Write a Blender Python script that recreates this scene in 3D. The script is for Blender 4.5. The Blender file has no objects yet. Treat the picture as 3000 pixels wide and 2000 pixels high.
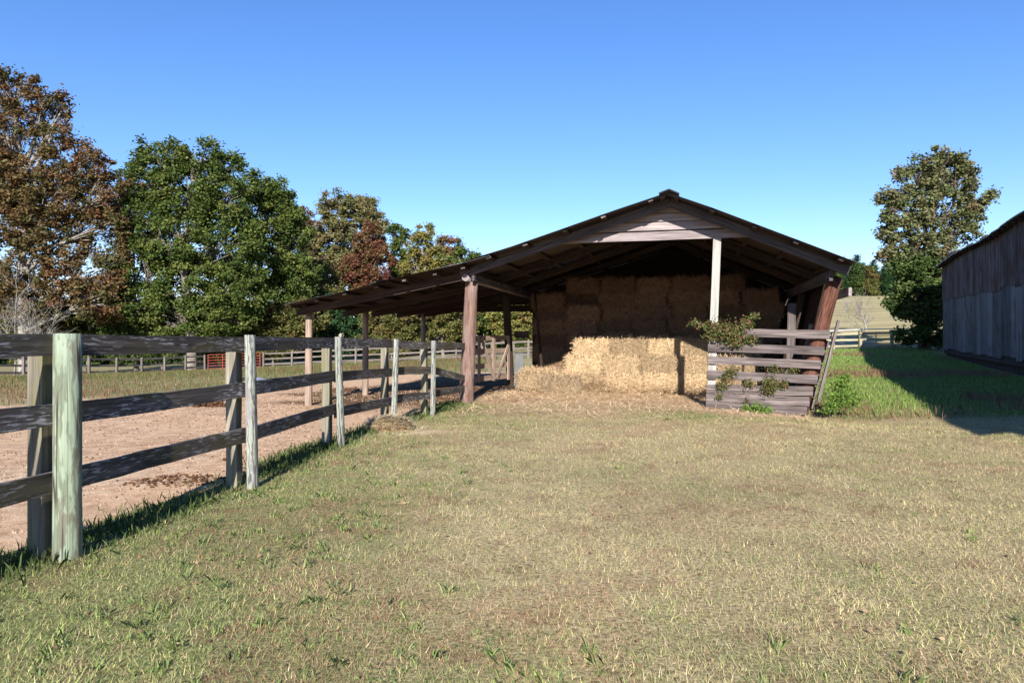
import bpy, bmesh, math, random
import numpy as np
from mathutils import Vector, Matrix
random.seed(7)
rng = np.random.default_rng(7)
S = bpy.context.scene
C = S.collection
R = math.radians

# ------------------------------------------------------------------ camera, sky, sun, exposure
CAMH = 1.36
cam_d = bpy.data.cameras.new("camera"); cam = bpy.data.objects.new("camera", cam_d); C.objects.link(cam)
cam_d.sensor_width = 36.0; cam_d.lens = 24.0; cam_d.clip_start = 0.05; cam_d.clip_end = 6000
cam.location = (0, 0, CAMH); cam.rotation_euler = (R(90), 0, 0)
S.camera = cam

SUN_EL, SUN_AZ = R(26.0), R(2.5)          # sun stands behind the camera, light travels a little to the right
W = bpy.data.worlds.new("World"); S.world = W; W.use_nodes = True
wn = W.node_tree.nodes; wl = W.node_tree.links
sky = wn.new("ShaderNodeTexSky"); sky.sky_type = 'NISHITA'; sky.sun_disc = False
sky.sun_elevation = SUN_EL; sky.sun_rotation = R(180) + SUN_AZ
sky.altitude = 0; sky.air_density = 1.0; sky.dust_density = 0.0; sky.ozone_density = 3.0
wn["Background"].inputs["Strength"].default_value = 0.08
hsv = wn.new("ShaderNodeHueSaturation"); hsv.inputs["Saturation"].default_value = 1.2; hsv.inputs["Value"].default_value = 1.12
wl.new(sky.outputs[0], hsv.inputs["Color"]); tint = wn.new("ShaderNodeMix"); tint.data_type = 'RGBA'; tint.blend_type = 'MULTIPLY'; tint.inputs[0].default_value = 1.0
tint.inputs[7].default_value = (1.0, .93, 1.10, 1)
wl.new(hsv.outputs[0], tint.inputs[6]); wl.new(tint.outputs[2], wn["Background"].inputs["Color"])

sun_d = bpy.data.lights.new("sun", 'SUN'); sun = bpy.data.objects.new("sun", sun_d); C.objects.link(sun)
sun_d.energy = 5.0; sun_d.angle = R(0.5); sun_d.color = (1.0, 0.93, 0.82)
sd = Vector((math.sin(SUN_AZ) * math.cos(SUN_EL), math.cos(SUN_AZ) * math.cos(SUN_EL), -math.sin(SUN_EL)))
sun.rotation_euler = sd.to_track_quat('-Z', 'Y').to_euler()
sun.location = (0, -20, 30)
S.view_settings.view_transform = 'Standard'; S.view_settings.look = 'None'
S.view_settings.gamma = 1.0; S.view_settings.use_curve_mapping = False
S.view_settings.exposure = 1.12
try:
    S.cycles.max_bounces = 6; S.cycles.transparent_max_bounces = 6
except Exception:
    pass

# ------------------------------------------------------------------ small maths
def sstep(a, b, x):
    t = np.clip((np.asarray(x, float) - a) / (b - a), 0, 1); return t * t * (3 - 2 * t)

def hash2(ix, iy, s):
    h = np.sin(ix * 127.1 + iy * 311.7 + s * 74.7) * 43758.5453
    return h - np.floor(h)

def vnoise(x, y, sc, s=0):
    x = np.asarray(x, float) * sc; y = np.asarray(y, float) * sc
    ix = np.floor(x); iy = np.floor(y); fx = x - ix; fy = y - iy
    fx = fx * fx * (3 - 2 * fx); fy = fy * fy * (3 - 2 * fy)
    a = hash2(ix, iy, s); b = hash2(ix + 1, iy, s); c = hash2(ix, iy + 1, s); d = hash2(ix + 1, iy + 1, s)
    return (a * (1 - fx) + b * fx) * (1 - fy) + (c * (1 - fx) + d * fx) * fy

def fbm(x, y, sc, s=0):
    return (vnoise(x, y, sc, s) + .5 * vnoise(x, y, sc * 2.1, s + 3) + .25 * vnoise(x, y, sc * 4.3, s + 7)) / 1.75

# barn frame: t runs along its front to the right, d goes in
BO = np.array([-1.05, 15.5]); BT = np.array([0.970, -0.242]); BD = np.array([0.242, 0.970])
def BW(t, d, z):
    p = BO + t * BT + d * BD; return Vector((p[0], p[1], z))
def barn_td(x, y):
    dx = x - BO[0]; dy = y - BO[1]
    return dx * BT[0] + dy * BT[1], dx * BD[0] + dy * BD[1]

FX = [-3.35, -3.15, -2.84, -2.48, -2.30, -1.98, -1.52, -1.05]
FY = [-0.2, 2.15, 4.32, 6.45, 9.04, 11.4, 12.97, 15.5]
def fence_x(y):
    return np.interp(y, FY, FX)

def gz(x, y):
    x = np.asarray(x, float); y = np.asarray(y, float)
    w = np.clip((y - 13) / 37, 0, 1); w = w * w * (1.6 - .6 * w)
    far = .06 + .045 * np.clip(x, -45, 60)
    z = w * far
    left = fence_x(np.clip(y, 0, 15.5)) - x
    z = z - .17 * sstep(0.1, 3.2, left) * sstep(4, 12, y) * (1 - sstep(22, 40, y))
    z = z - .05 * sstep(8, 13, y) * np.exp(-((x + 1.6) / 1.6) ** 2) * (1 - sstep(14, 18, y))
    z = z - .17 * np.exp(-((x - 6.2) ** 2 / 2.4 + (y - 13.4) ** 2 / 5))
    z = z + .078 * np.maximum(0, y - 52) * sstep(6, 34, x) * (1 - sstep(236, 420, y))
    z = z + (fbm(x, y, .35, 2) - .5) * .07 * sstep(1, 6, y) + (vnoise(x, y, 1.7, 5) - .5) * .02
    return z
def gzf(x, y): return float(gz(x, y))

def dirt_mask(x, y):
    x = np.asarray(x, float); y = np.asarray(y, float)
    n = (fbm(x, y, .6, 11) - .5)
    t, d = barn_td(x, y)
    yb = np.interp(x, [-40, -22, -12.5, -8.9, -6.6, -3, 3], [12, 14.5, 16.7, 20.7, 30, 31, 29])
    near = sstep(-.04, .10, fence_x(np.clip(y, -5, 15.5)) - .38 - x + n * .5)
    side = np.where(y < 15.4, near, sstep(-.25, .15, -t + n * .3 - .1 + .0 * d))
    inside = sstep(-.8, .9, (yb - y) + n * 5)
    m = side * inside
    m = np.where((t > 0) & (t < 8) & (d > 6) & (d < 8.5), .8, m)
    return np.clip(m, 0, 1)

def straw_mask(x, y):
    t, d = barn_td(np.asarray(x, float), np.asarray(y, float))
    n = fbm(x, y, .9, 21) - .5
    inside = sstep(-.3, .5, t + n) * (1 - sstep(6.8, 7.5, t)) * sstep(-1.6, .9, d + n * 2.6 + (t - 4.2) * .05) * (1 - sstep(8, 8.6, d))
    apron = .55 * np.exp(-((t - 3.0) / 2.6) ** 2) * sstep(-3.6, -.6, d + n * 3.5) * (d < 8)
    pad = .5 * np.exp(-(((x + 4.2) / 1.5) ** 2 + ((y - 8.5) / 2.6) ** 2)) + .6 * np.exp(-(((x + 5.6) / 1.6) ** 2 + ((y - 6.6) / 1.3) ** 2))
    pile = .8 * np.exp(-(((x + 1.55) / .9) ** 2 + ((y - 10.4) / .55) ** 2))
    return np.clip(np.maximum(inside, np.maximum(apron, np.maximum(pad, pile))), 0, 1)

def green_mask(x, y):
    x = np.asarray(x, float); y = np.asarray(y, float)
    t, d = barn_td(x, y)
    n = fbm(x, y, .8, 31); n2 = fbm(x, y, .25, 33)
    g = .29 * np.ones_like(n)
    g = g + .48 * np.exp(-((x - fence_x(np.clip(y, 0, 15.5))) / 1.9) ** 2) * (1 - .3 * sstep(9, 13, y))
    g = g + .42 * (1 - sstep(2.8, 4.6, y)) * (1 - .5 * sstep(-1, 1.5, x))
    g = g - .22 * np.exp(-(((x - 2.0) / 2.6) ** 2 + ((y - 9.0) / 3.2) ** 2))
    g = g + .5 * np.exp(-(((t - 5.0) / 1.4) ** 2 + ((d + 1.3) / .9) ** 2))
    strip = sstep(7.3, 7.9, t + .16 * d * 0) * sstep(-1.2, .3, d)
    g = np.maximum(g, strip * (.95 - .25 * sstep(20, 32, d)))
    far = sstep(16, 22, y) * (t < 0)
    g = np.where(far > .5, .62, g)
    g = g + (n - .5) * .75 + (n2 - .5) * .4
    return np.clip(g, 0, 1)

def field_mask(x, y):
    return sstep(46, 52, y) * sstep(6, 14, x)

# ------------------------------------------------------------------ material helpers
class MB:
    def __init__(s, name, rough=.85, spec=.25):
        s.m = bpy.data.materials.new(name); s.m.use_nodes = True
        s.n = s.m.node_tree.nodes; s.l = s.m.node_tree.links
        s.b = s.n["Principled BSDF"]; s.b.inputs["Roughness"].default_value = rough
        s.b.inputs["Specular IOR Level"].default_value = spec
        s.co = s.n.new("ShaderNodeTexCoord"); s.oi = s.n.new("ShaderNodeObjectInfo")
    def put(s, sock, v):
        if hasattr(v, 'is_output'): s.l.new(v, sock)
        else:
            if isinstance(v, (tuple, list)) and len(v) == 3 and sock.type == 'RGBA': v = (*v, 1)
            sock.default_value = v
    def coord(s, scale=(1, 1, 1), rnd=True):
        mp = s.n.new("ShaderNodeMapping"); s.l.new(s.co.outputs["Object"], mp.inputs["Vector"])
        mp.inputs["Scale"].default_value = scale
        if rnd:
            ml = s.n.new("ShaderNodeMath"); ml.operation = 'MULTIPLY'; s.l.new(s.oi.outputs["Random"], ml.inputs[0]); ml.inputs[1].default_value = 40
            s.l.new(ml.outputs[0], mp.inputs["Location"])
        return mp.outputs[0]
    def noise(s, vec, scale=1, detail=4, rough=.55, dist=0):
        t = s.n.new("ShaderNodeTexNoise"); s.l.new(vec, t.inputs["Vector"])
        t.inputs["Scale"].default_value = scale; t.inputs["Detail"].default_value = detail
        t.inputs["Roughness"].default_value = rough; t.inputs["Distortion"].default_value = dist
        return t.outputs["Fac"]
    def wave(s, vec, scale, dist, dscale=1.5, detail=2):
        t = s.n.new("ShaderNodeTexWave"); s.l.new(vec, t.inputs["Vector"]); t.bands_direction = 'Y'
        t.inputs["Scale"].default_value = scale; t.inputs["Distortion"].default_value = dist
        t.inputs["Detail"].default_value = detail; t.inputs["Detail Scale"].default_value = dscale
        return t.outputs["Fac"]
    def ramp(s, fac, stops):
        r = s.n.new("ShaderNodeValToRGB"); s.l.new(fac, r.inputs[0]); e = r.color_ramp.elements
        while len(e) < len(stops): e.new(.5)
        for k, (p, c) in enumerate(stops):
            e[k].position = p; e[k].color = (c, c, c, 1) if isinstance(c, (int, float)) else (*c, 1)
        return r.outputs[0]
    def mix(s, fac, a, b, mode='MIX'):
        x = s.n.new("ShaderNodeMix"); x.data_type = 'RGBA'; x.blend_type = mode
        s.put(x.inputs[0], fac); s.put(x.inputs[6], a); s.put(x.inputs[7], b); return x.outputs[2]
    def math(s, op, a, b=0.0, clamp=False):
        x = s.n.new("ShaderNodeMath"); x.operation = op; x.use_clamp = clamp
        s.put(x.inputs[0], a); s.put(x.inputs[1], b); return x.outputs[0]
    def attr(s, name, out="Color"):
        a = s.n.new("ShaderNodeAttribute"); a.attribute_name = name; return a.outputs[out]
    def vary(s, col, amt=.35):
        v = s.math('MULTIPLY_ADD', s.oi.outputs["Random"], amt); s.n[-1].inputs[2].default_value = 1 - amt / 2
        hs = s.n.new("ShaderNodeHueSaturation"); s.l.new(v, hs.inputs["Value"]); s.put(hs.inputs["Color"], col); return hs.outputs[0]
    def bump(s, h, strength=.4, dist=.01):
        b = s.n.new("ShaderNodeBump"); b.inputs["Strength"].default_value = strength; b.inputs["Distance"].default_value = dist
        s.l.new(h, b.inputs["Height"]); s.l.new(b.outputs[0], s.b.inputs["Normal"])
    def done(s, col, **kw):
        s.put(s.b.inputs["Base Color"], col)
        for k, v in kw.items(): s.put(s.b.inputs[k], v)
        return s.m

def wood(name, dark, mid, light, grain=(1.2, 26, 26), fleck=None, blotch=None, vary=.4, bump=.5, crack=.32):
    m = MB(name, .88, .2)
    v = m.coord(grain); n = m.noise(v, 1, 5, .6, .6)
    col = m.ramp(n, [(.28, dark), (.5, mid), (.72, light)])
    big = m.noise(m.coord((.9, 3, 3)), 2.2, 3)
    if blotch: col = m.mix(m.ramp(big, [(.46, 0.), (.62, 1.)]), col, m.mix(.65, col, blotch))
    else: col = m.mix(m.ramp(big, [(.35, 0.), (.7, .45)]), col, dark)
    cr = m.noise(m.coord((.7, 60, 60)), 1, 2, .5, .8)
    crm = m.ramp(cr, [(crack - .04, 1.), (crack, 0.)])
    col = m.mix(crm, col, tuple(c * .25 for c in dark))
    if fleck:
        f = m.noise(m.coord((9, 60, 60)), 1, 3, .6)
        g = m.noise(m.coord((1.4, 6, 6)), 1, 3)
        fm = m.math('MULTIPLY', m.ramp(f, [(.53, 0.), (.62, 1.)]), m.ramp(g, [(.42, 0.), (.58, 1.)]))
        col = m.mix(fm, col, fleck)
    m.bump(m.math('SUBTRACT', n, crm), bump, .006)
    return m.done(m.vary(col, vary))

M = {}
M['rail'] = wood('dark_rail_wood', (.030, .025, .024), (.075, .066, .064), (.16, .145, .145), fleck=(.36, .35, .37), blotch=(.10, .085, .045), vary=.3)
M['rail_far'] = wood('grey_rail_wood', (.075, .063, .056), (.145, .125, .113), (.235, .21, .19), vary=.3)
M['barn_grey'] = wood('weathered_grey_wood', (.13, .105, .11), (.265, .23, .24), (.37, .33, .34), grain=(1.0, 20, 20), vary=.25)
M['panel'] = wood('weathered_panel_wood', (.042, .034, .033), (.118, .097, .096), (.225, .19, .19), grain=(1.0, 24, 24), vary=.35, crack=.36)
M['pale_post'] = wood('pale_post_wood', (.20, .19, .18), (.32, .315, .30), (.40, .39, .37), grain=(.8, 22, 22), vary=.1)
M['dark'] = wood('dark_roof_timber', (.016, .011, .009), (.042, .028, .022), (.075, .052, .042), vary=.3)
M['fascia'] = wood('grey_fascia_timber', (.035, .031, .034), (.078, .070, .078), (.145, .132, .14), vary=.25)
M['gate'] = wood('brown_gate_wood', (.12, .085, .065), (.24, .18, .145), (.36, .285, .23), vary=.3)
M['back_post'] = wood('olive_post_wood', (.08, .072, .055), (.165, .15, .12), (.26, .24, .195), blotch=(.14, .14, .06), vary=.3)
M['red_pole'] = wood('red_brown_pole', (.06, .037, .030), (.14, .085, .07), (.24, .165, .145), grain=(2.2, 16, 16), blotch=(.21, .155, .14), vary=.1)
M['redder_pole'] = wood('dark_red_pole', (.035, .014, .010), (.095, .037, .025), (.165, .085, .062), grain=(2.0, 16, 16), blotch=(.13, .065, .05), vary=.1, crack=.39)
M['field_rail'] = wood('tan_field_rail', (.20, .18, .12), (.32, .295, .20), (.42, .385, .28), vary=.2)

def ring_wood(name, dark, light, blotch, sc=9):
    m = MB(name, .85, .2)
    w = m.wave(m.coord((.22, 1.0, 1.0)), sc, 9.0, 2.2, 3)
    col = m.ramp(w, [(.15, dark), (.45, light), (1., light)])
    col = m.mix(m.ramp(m.noise(m.coord((3.0, 14, 14)), 1, 4, .6, 1.0), [(.535, 0.), (.60, .85)]), col, blotch)
    cn = m.math('ABSOLUTE', m.math('SUBTRACT', m.noise(m.coord((.30, 15, 15)), 1, 2, .5, .3), .5)); cr = m.ramp(cn, [(.005, .95), (.022, 0.)])
    cr = m.math('MULTIPLY', cr, m.ramp(m.noise(m.coord((1.1, 4, 4)), 1, 2), [(.42, 0.), (.55, 1.)]))
    fg = m.noise(m.coord((2, 70, 70)), 1, 3); col = m.mix(1., col, m.ramp(fg, [(.3, .72), (.7, 1.18)]), 'MULTIPLY')
    col = m.mix(cr, col, (.04, .035, .03)); m.bump(m.math('ADD', w, fg), .35, .004)
    return m.done(m.vary(col, .2))
M['ring_post'] = ring_wood('ringed_grey_green_post', (.115, .11, .115), (.29, .315, .27), (.21, .20, .205))
M['green_post'] = ring_wood('mint_green_round_post', (.14, .165, .12), (.215, .265, .20), (.13, .125, .095), sc=6.0)

def metal(name, base, rust, amount, under=None, vy=.35):
    m = MB(name, .55, .4)
    v = m.coord((1, 1, 1)); n = m.noise(m.coord((.35, 5, 5)), 1, 5, .65)
    n2 = m.noise(m.coord((1, 1, 1)), 1.3, 4)
    f = m.ramp(m.math('ADD', m.math('MULTIPLY', n, .6), m.math('MULTIPLY', n2, .4)), [(amount, 0.), (amount + .14, 1.)])
    fine = m.ramp(m.noise(m.coord((.6, 30, 30)), 1, 3), [(.3, .75), (.7, 1.05)])
    col = m.mix(f, m.mix(1., base, fine, 'MULTIPLY'), rust)
    m.bump(n, .15, .004)
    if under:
        ge = m.n.new("ShaderNodeNewGeometry"); col = m.mix(ge.outputs["Backfacing"], under, col)  # rusty underside, darkened so its colour holds the shade below the roof
    return m.done(m.vary(col, vy), Metallic=.15)
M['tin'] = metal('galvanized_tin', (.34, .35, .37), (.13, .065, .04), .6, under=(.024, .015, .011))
M['wall_tin'] = metal('old_wall_tin', (.122, .128, .148), (.05, .027, .018), .50, vy=.8)
M['wall_tin_rusty'] = metal('rusty_wall_tin', (.105, .10, .115), (.05, .025, .016), .42, vy=.8)

def simple(name, a, b, sc=8, rough=.8, spec=.3, bump=.0):
    m = MB(name, rough, spec); n = m.noise(m.coord((1, 1, 1)), sc, 4)
    if bump: m.bump(n, bump, .02)
    return m.done(m.ramp(n, [(.35, a), (.65, b)]))
M['red_tube'] = simple('red_painted_tube', (.20, .035, .025), (.28, .06, .04), 3, .5)
M['grey_tube'] = simple('grey_tube', (.42, .45, .47), (.5, .53, .55), 3, .4)
M['manure'] = simple('manure', (.045, .022, .012), (.14, .07, .036), 14, .95, .1, .6)
M['blue'] = simple('blue_plastic', (.20, .24, .42), (.36, .40, .55), 9, .5, .4)
M['bark'] = simple('grey_bark', (.10, .085, .07), (.24, .215, .185), 5, .95, .1, .5)
M['bark_pale'] = simple('pale_bark', (.17, .155, .14), (.30, .28, .255), 5, .9, .1, .3)
M['bark_dark'] = simple('dark_bark', (.05, .04, .034), (.12, .10, .085), 5, .95, .1, .5)
M['sheet'] = simple('grey_sheet', (.05, .053, .062), (.085, .09, .102), 4, .5, .4)

def leafmat(name, trans=.25, rough=.5, spec=.35, vary=0):
    m = MB(name, rough, spec); c = m.attr('Col')
    if vary: c = m.vary(c, vary)
    m.put(m.b.inputs["Base Color"], c)
    tr = m.n.new("ShaderNodeBsdfTranslucent"); m.l.new(c, tr.inputs["Color"])
    mx = m.n.new("ShaderNodeMixShader"); mx.inputs[0].default_value = trans
    m.l.new(m.b.outputs[0], mx.inputs[1]); m.l.new(tr.outputs[0], mx.inputs[2])
    m.l.new(mx.outputs[0], m.n["Material Output"].inputs["Surface"]); return m.m
M['leaf'] = leafmat('leaf', .25, .6, .14); M['blade'] = leafmat('grass_blade', .36, .7, .15)
M['strand'] = leafmat('straw_strand', .12, .6, .3)
M['hay_strand'] = leafmat('hay_strand', .12, .6, .25, .55)

m = MB('straw_bale', .85, .2)
v = m.coord((9, 40, 40)); n1 = m.noise(v, 1, 4, .6, 1.5); n2 = m.noise(m.coord((2, 2, 2)), 2.5, 3)
v3 = m.coord((40, 9, 30)); n3 = m.noise(v3, 1, 4, .6, 1.5)
col = m.ramp(m.math('ADD', m.math('MULTIPLY', n1, .5), m.math('MULTIPLY', n3, .5)), [(.40, (.035, .02, .011)), (.50, (.17, .108, .056)), (.64, (.38, .265, .155))])
col = m.mix(m.ramp(n2, [(.4, 0.), (.7, .45)]), col, (.38, .33, .17))
m.bump(m.math('ADD', n1, n3), .9, .03); M['bale'] = m.done(m.vary(col, .35))
m = MB('old_brown_hay_shade', .9, .15)  # brown older hay, with the barn's shade darkened into its colour
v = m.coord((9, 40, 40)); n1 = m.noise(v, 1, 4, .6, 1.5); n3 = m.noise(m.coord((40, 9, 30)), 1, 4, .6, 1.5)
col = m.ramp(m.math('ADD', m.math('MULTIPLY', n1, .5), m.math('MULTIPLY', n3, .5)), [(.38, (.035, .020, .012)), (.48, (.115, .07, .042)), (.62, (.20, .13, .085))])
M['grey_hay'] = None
m.bump(m.math('ADD', n1, n3), .9, .03); M['old_hay_shade'] = m.done(m.vary(col, .8))

m = MB('weathered_grey_hay', .9, .15); n1 = m.noise(m.coord((9, 40, 40)), 1, 4, .6, 1.5)
m.bump(n1, .9, .03); M['grey_hay'] = m.done(m.ramp(n1, [(.36, (.05, .032, .02)), (.5, (.20, .14, .085)), (.64, (.36, .265, .165))]))
# ground
m = MB('ground_soil_and_turf', .95, .1)
pc = m.coord((1, 1, 1), False); mk = m.attr('Mask'); sp = m.n.new("ShaderNodeSeparateColor"); m.l.new(mk, sp.inputs[0])
nf = m.noise(pc, 38, 5, .7); nm = m.noise(pc, 5, 5, .6); nl = m.noise(pc, .8, 4)
lawn = m.ramp(nf, [(.34, (.12, .088, .048)), (.5, (.34, .275, .155)), (.68, (.52, .44, .26))])
grn = m.ramp(nf, [(.34, (.045, .045, .02)), (.5, (.17, .18, .07)), (.7, (.31, .31, .14))])
gf = m.math('ADD', sp.outputs[2], m.math('MULTIPLY', m.math('SUBTRACT', nm, .5), 1.1), True)
lawn = m.mix(m.ramp(gf, [(.3, 0.), (.85, .9)]), lawn, grn)
lawn = m.mix(m.ramp(m.noise(pc, 2.3, 4, .6), [(.52, 0.), (.66, .6)]), lawn, m.ramp(nf, [(.32, (.10, .05, .03)), (.68, (.30, .19, .12))]))
dirt = m.ramp(nm, [(.3, (.35, .22, .135)), (.5, (.50, .335, .212)), (.7, (.60, .425, .285))])
dirt = m.mix(m.ramp(nf, [(.30, .55), (.42, 0.)]), dirt, (.13, .075, .048))
dirt = m.mix(m.ramp(nl, [(.55, 0.), (.72, .55)]), dirt, (.34, .21, .125))
mud_shade = m.attr('MudShade', 'Fac')  # brown soil plus painted shade under and behind the lean-to
dirt = m.mix(m.ramp(m.math('ADD', mud_shade, m.math('MULTIPLY', m.math('SUBTRACT', nm, .5), .8), True), [(.3, 0.), (.7, 1.)]), dirt, m.ramp(nf, [(.32, (.04, .023, .012)), (.52, (.125, .072, .035)), (.68, (.24, .145, .07))]))
strw = m.ramp(m.noise(m.coord((10, 60, 10), False), 1, 4, .6, 2), [(.33, (.28, .19, .115)), (.48, (.56, .42, .28)), (.66, (.76, .61, .44))])
col = m.mix(m.ramp(m.math('ADD', sp.outputs[0], m.math('MULTIPLY', m.math('SUBTRACT', nm, .5), .5), True), [(.35, 0.), (.6, 1.)]), lawn, dirt)
col = m.mix(m.ramp(m.math('ADD', sp.outputs[1], m.math('MULTIPLY', m.math('SUBTRACT', nm, .5), .9), True), [(.35, 0.), (.8, .9)]), col, strw)
fld = m.attr('Field', 'Fac')
fn = m.noise(m.coord((.05, .25, 1), False), 1, 5, .6)
fcol = m.ramp(fn, [(.3, (.20, .185, .085)), (.5, (.31, .265, .135)), (.7, (.40, .335, .18))])
col = m.mix(fld, col, fcol)
m.bump(m.math('ADD', nf, nm), .6, .03); M['ground'] = m.done(col)

# ------------------------------------------------------------------ object helpers
def mesh_obj(name, verts, faces, mat, parent=None, mw=None, smooth=False):
    me = bpy.data.meshes.new(name); me.from_pydata([tuple(v) for v in verts], [], faces); me.update()
    if smooth:
        for p in me.polygons: p.use_smooth = True
    return link(name, me, mat, parent, mw)

def link(name, me, mat, parent=None, mw=None):
    if mat is not None and not me.materials: me.materials.append(mat)
    o = bpy.data.objects.new(name, me); C.objects.link(o)
    mw = mw or Matrix.Identity(4)
    if parent:
        off = Vector((0, 0, 0)); p = parent
        chain = []
        while p: chain.append(p); p = p.parent
        pw = Matrix.Identity(4)
        for q in reversed(chain): pw = pw @ q.matrix_local_c if hasattr(q, 'matrix_local_c') else pw @ q.matrix_basis
        o.parent = parent; o.matrix_basis = pw.inverted() @ mw
    else: o.matrix_basis = mw
    return o

def tag(o, label=None, cat=None, group=None, kind=None):
    if label: o['label'] = label
    if cat: o['category'] = cat
    if group: o['group'] = group
    if kind: o['kind'] = kind
    return o

def thing(name, loc, label, cat, group=None):
    o = bpy.data.objects.new(name, None); C.objects.link(o); o.location = loc; o.empty_display_size = .2
    return tag(o, label, cat, group)

def frame(x, up):
    x = Vector(x).normalized(); up = Vector(up)
    z = x.cross(up)
    z = z.normalized() if z.length > 1e-6 else x.orthogonal().normalized()
    y = z.cross(x).normalized()
    return x, y, z

def board(name, p0, p1, width, thick, mat, parent, wdir=(0, 0, 1), segs=5, jit=.004, w1=None, bend=0.0):
    """plank from p0 to p1; local X along it, local Y = width (towards wdir), local Z = thickness"""
    p0 = Vector(p0); p1 = Vector(p1); L = (p1 - p0).length
    x, y, z = frame(p1 - p0, wdir); w1 = w1 or width
    vs = []; fs = []
    for k in range(segs + 1):
        f = k / segs; w = width + (w1 - width) * f; b = bend * math.sin(math.pi * f)
        a, c = (random.uniform(-jit, jit) for _ in range(2)); e = random.uniform(-jit, jit) * .6
        for sy, sz in ((-1, -1), (1, -1), (1, 1), (-1, 1)):
            vs.append((f * L - L / 2 + random.uniform(-jit, jit) * (k in (0, segs)), sy * w / 2 + (a if sy > 0 else c) + b, sz * thick / 2 + e))
    for k in range(segs):
        for q in range(4):
            i = k * 4 + q; j = k * 4 + (q + 1) % 4
            fs.append((i, j, j + 4, i + 4))
    fs.append((3, 2, 1, 0)); n = segs * 4; fs.append((n, n + 1, n + 2, n + 3))
    mid = (p0 + p1) / 2
    mw = Matrix.Translation(mid) @ Matrix((x, y, z)).transposed().to_4x4()
    return mesh_obj(name, vs, fs, mat, parent, mw)

def pole(name, p0, p1, r0, r1, mat, parent, sides=14, segs=8, jit=.06, half=None, bow=0.0):
    """round (or half-round, flat side towards -half) pole; local X along it"""
    p0 = Vector(p0); p1 = Vector(p1); L = (p1 - p0).length
    up = half if half else (0, 1, 0)
    x, y, z = frame(p1 - p0, up); vs = []; fs = []
    off = [random.uniform(-jit, jit) for _ in range(sides)]
    rot = random.uniform(0, 6) if not half else 0
    for k in range(segs + 1):
        f = k / segs; r = r0 + (r1 - r0) * f; b = bow * math.sin(math.pi * f)
        for q in range(sides):
            if half: an = math.pi * (q / (sides - 1))
            else: an = 2 * math.pi * q / sides + rot
            rr = r * (1 + off[q] * .5 + random.uniform(-jit, jit) * .4)
            vs.append((f * L - L / 2, math.sin(an) * rr + b, math.cos(an) * rr))
    for k in range(segs):
        for q in range(sides):
            i = k * sides + q; j = k * sides + (q + 1) % sides
            fs.append((i, i + sides, j + sides, j))
    fs.append(tuple(range(sides))); n = segs * sides; fs.append(tuple(range(n + sides - 1, n - 1, -1)))
    mw = Matrix.Translation((p0 + p1) / 2) @ Matrix((x, y, z)).transposed().to_4x4()
    o = mesh_obj(name, vs, fs, mat, parent, mw)
    for p in o.data.polygons: p.use_smooth = len(p.vertices) == 4 and not half
    if half:
        for p in o.data.polygons: p.use_smooth = len(p.vertices) == 4 and abs(p.normal.y) > -.2 and p.normal.y > -.3
    return o

def tri_soup(name, verts, mat, cols=None, per=3, parent=None, mw=None):
    """verts (N*per,3) of separate polygons, cols (N,3)"""
    n = len(verts) // per
    me = bpy.data.meshes.new(name)
    me.vertices.add(len(verts)); me.vertices.foreach_set('co', np.ascontiguousarray(verts, np.float32).ravel())
    me.loops.add(len(verts)); me.loops.foreach_set('vertex_index', np.arange(len(verts), dtype=np.int32))
    me.polygons.add(n); me.polygons.foreach_set('loop_start', np.arange(0, len(verts), per, dtype=np.int32))
    try: me.polygons.foreach_set('loop_total', np.full(n, per, dtype=np.int32))
    except Exception: pass
    if cols is not None:
        ca = me.color_attributes.new('Col', 'FLOAT_COLOR', 'POINT')
        c4 = np.ones((len(verts), 4), np.float32); c4[:, :3] = np.repeat(cols, per, axis=0)
        ca.data.foreach_set('color', c4.ravel())
    me.update(calc_edges=True); me.validate()
    return link(name, me, mat, parent, mw)

def rvec(n):
    v = rng.normal(size=(n, 3)); return v / np.linalg.norm(v, axis=1, keepdims=True)

def quads(cent, ax, ay, taper=.35):
    """leaf-like kite polygons: centre, half-length axis, half-width axis"""
    n = len(cent); v = np.empty((n, 4, 3), np.float32)
    v[:, 0] = cent - ax; v[:, 1] = cent - ax * .1 + ay; v[:, 2] = cent + ax; v[:, 3] = cent - ax * .1 - ay
    return v.reshape(-1, 3)

def tubes(paths, sides=5):
    """list of (points, radii) -> verts, faces"""
    vs = []; fs = []
    for pts, rad in paths:
        pts = [Vector(p) for p in pts]; base = len(vs)
        for k, p in enumerate(pts):
            dr = (pts[min(k + 1, len(pts) - 1)] - pts[max(k - 1, 0)])
            dr = dr.normalized() if dr.length > 1e-6 else Vector((0, 0, 1))
            a = dr.orthogonal().normalized(); b = dr.cross(a)
            for q in range(sides):
                an = 2 * math.pi * q / sides
                vs.append(p + (a * math.cos(an) + b * math.sin(an)) * rad[k])
        for k in range(len(pts) - 1):
            for q in range(sides):
                i = base + k * sides + q; j = base + k * sides + (q + 1) % sides
                fs.append((i, j, j + sides, i + sides))
    return vs, fs

def at(px, py, Y):
    """point seen at that place of the photograph at depth Y (metres)"""
    return np.array([(px - 1500) / 2000 * Y, Y, CAMH + (1000 - py) / 2000 * Y])

ORD = ['first', 'second', 'third', 'fourth', 'fifth', 'sixth', 'seventh', 'eighth', 'ninth', 'tenth', 'eleventh', 'twelfth']

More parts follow.
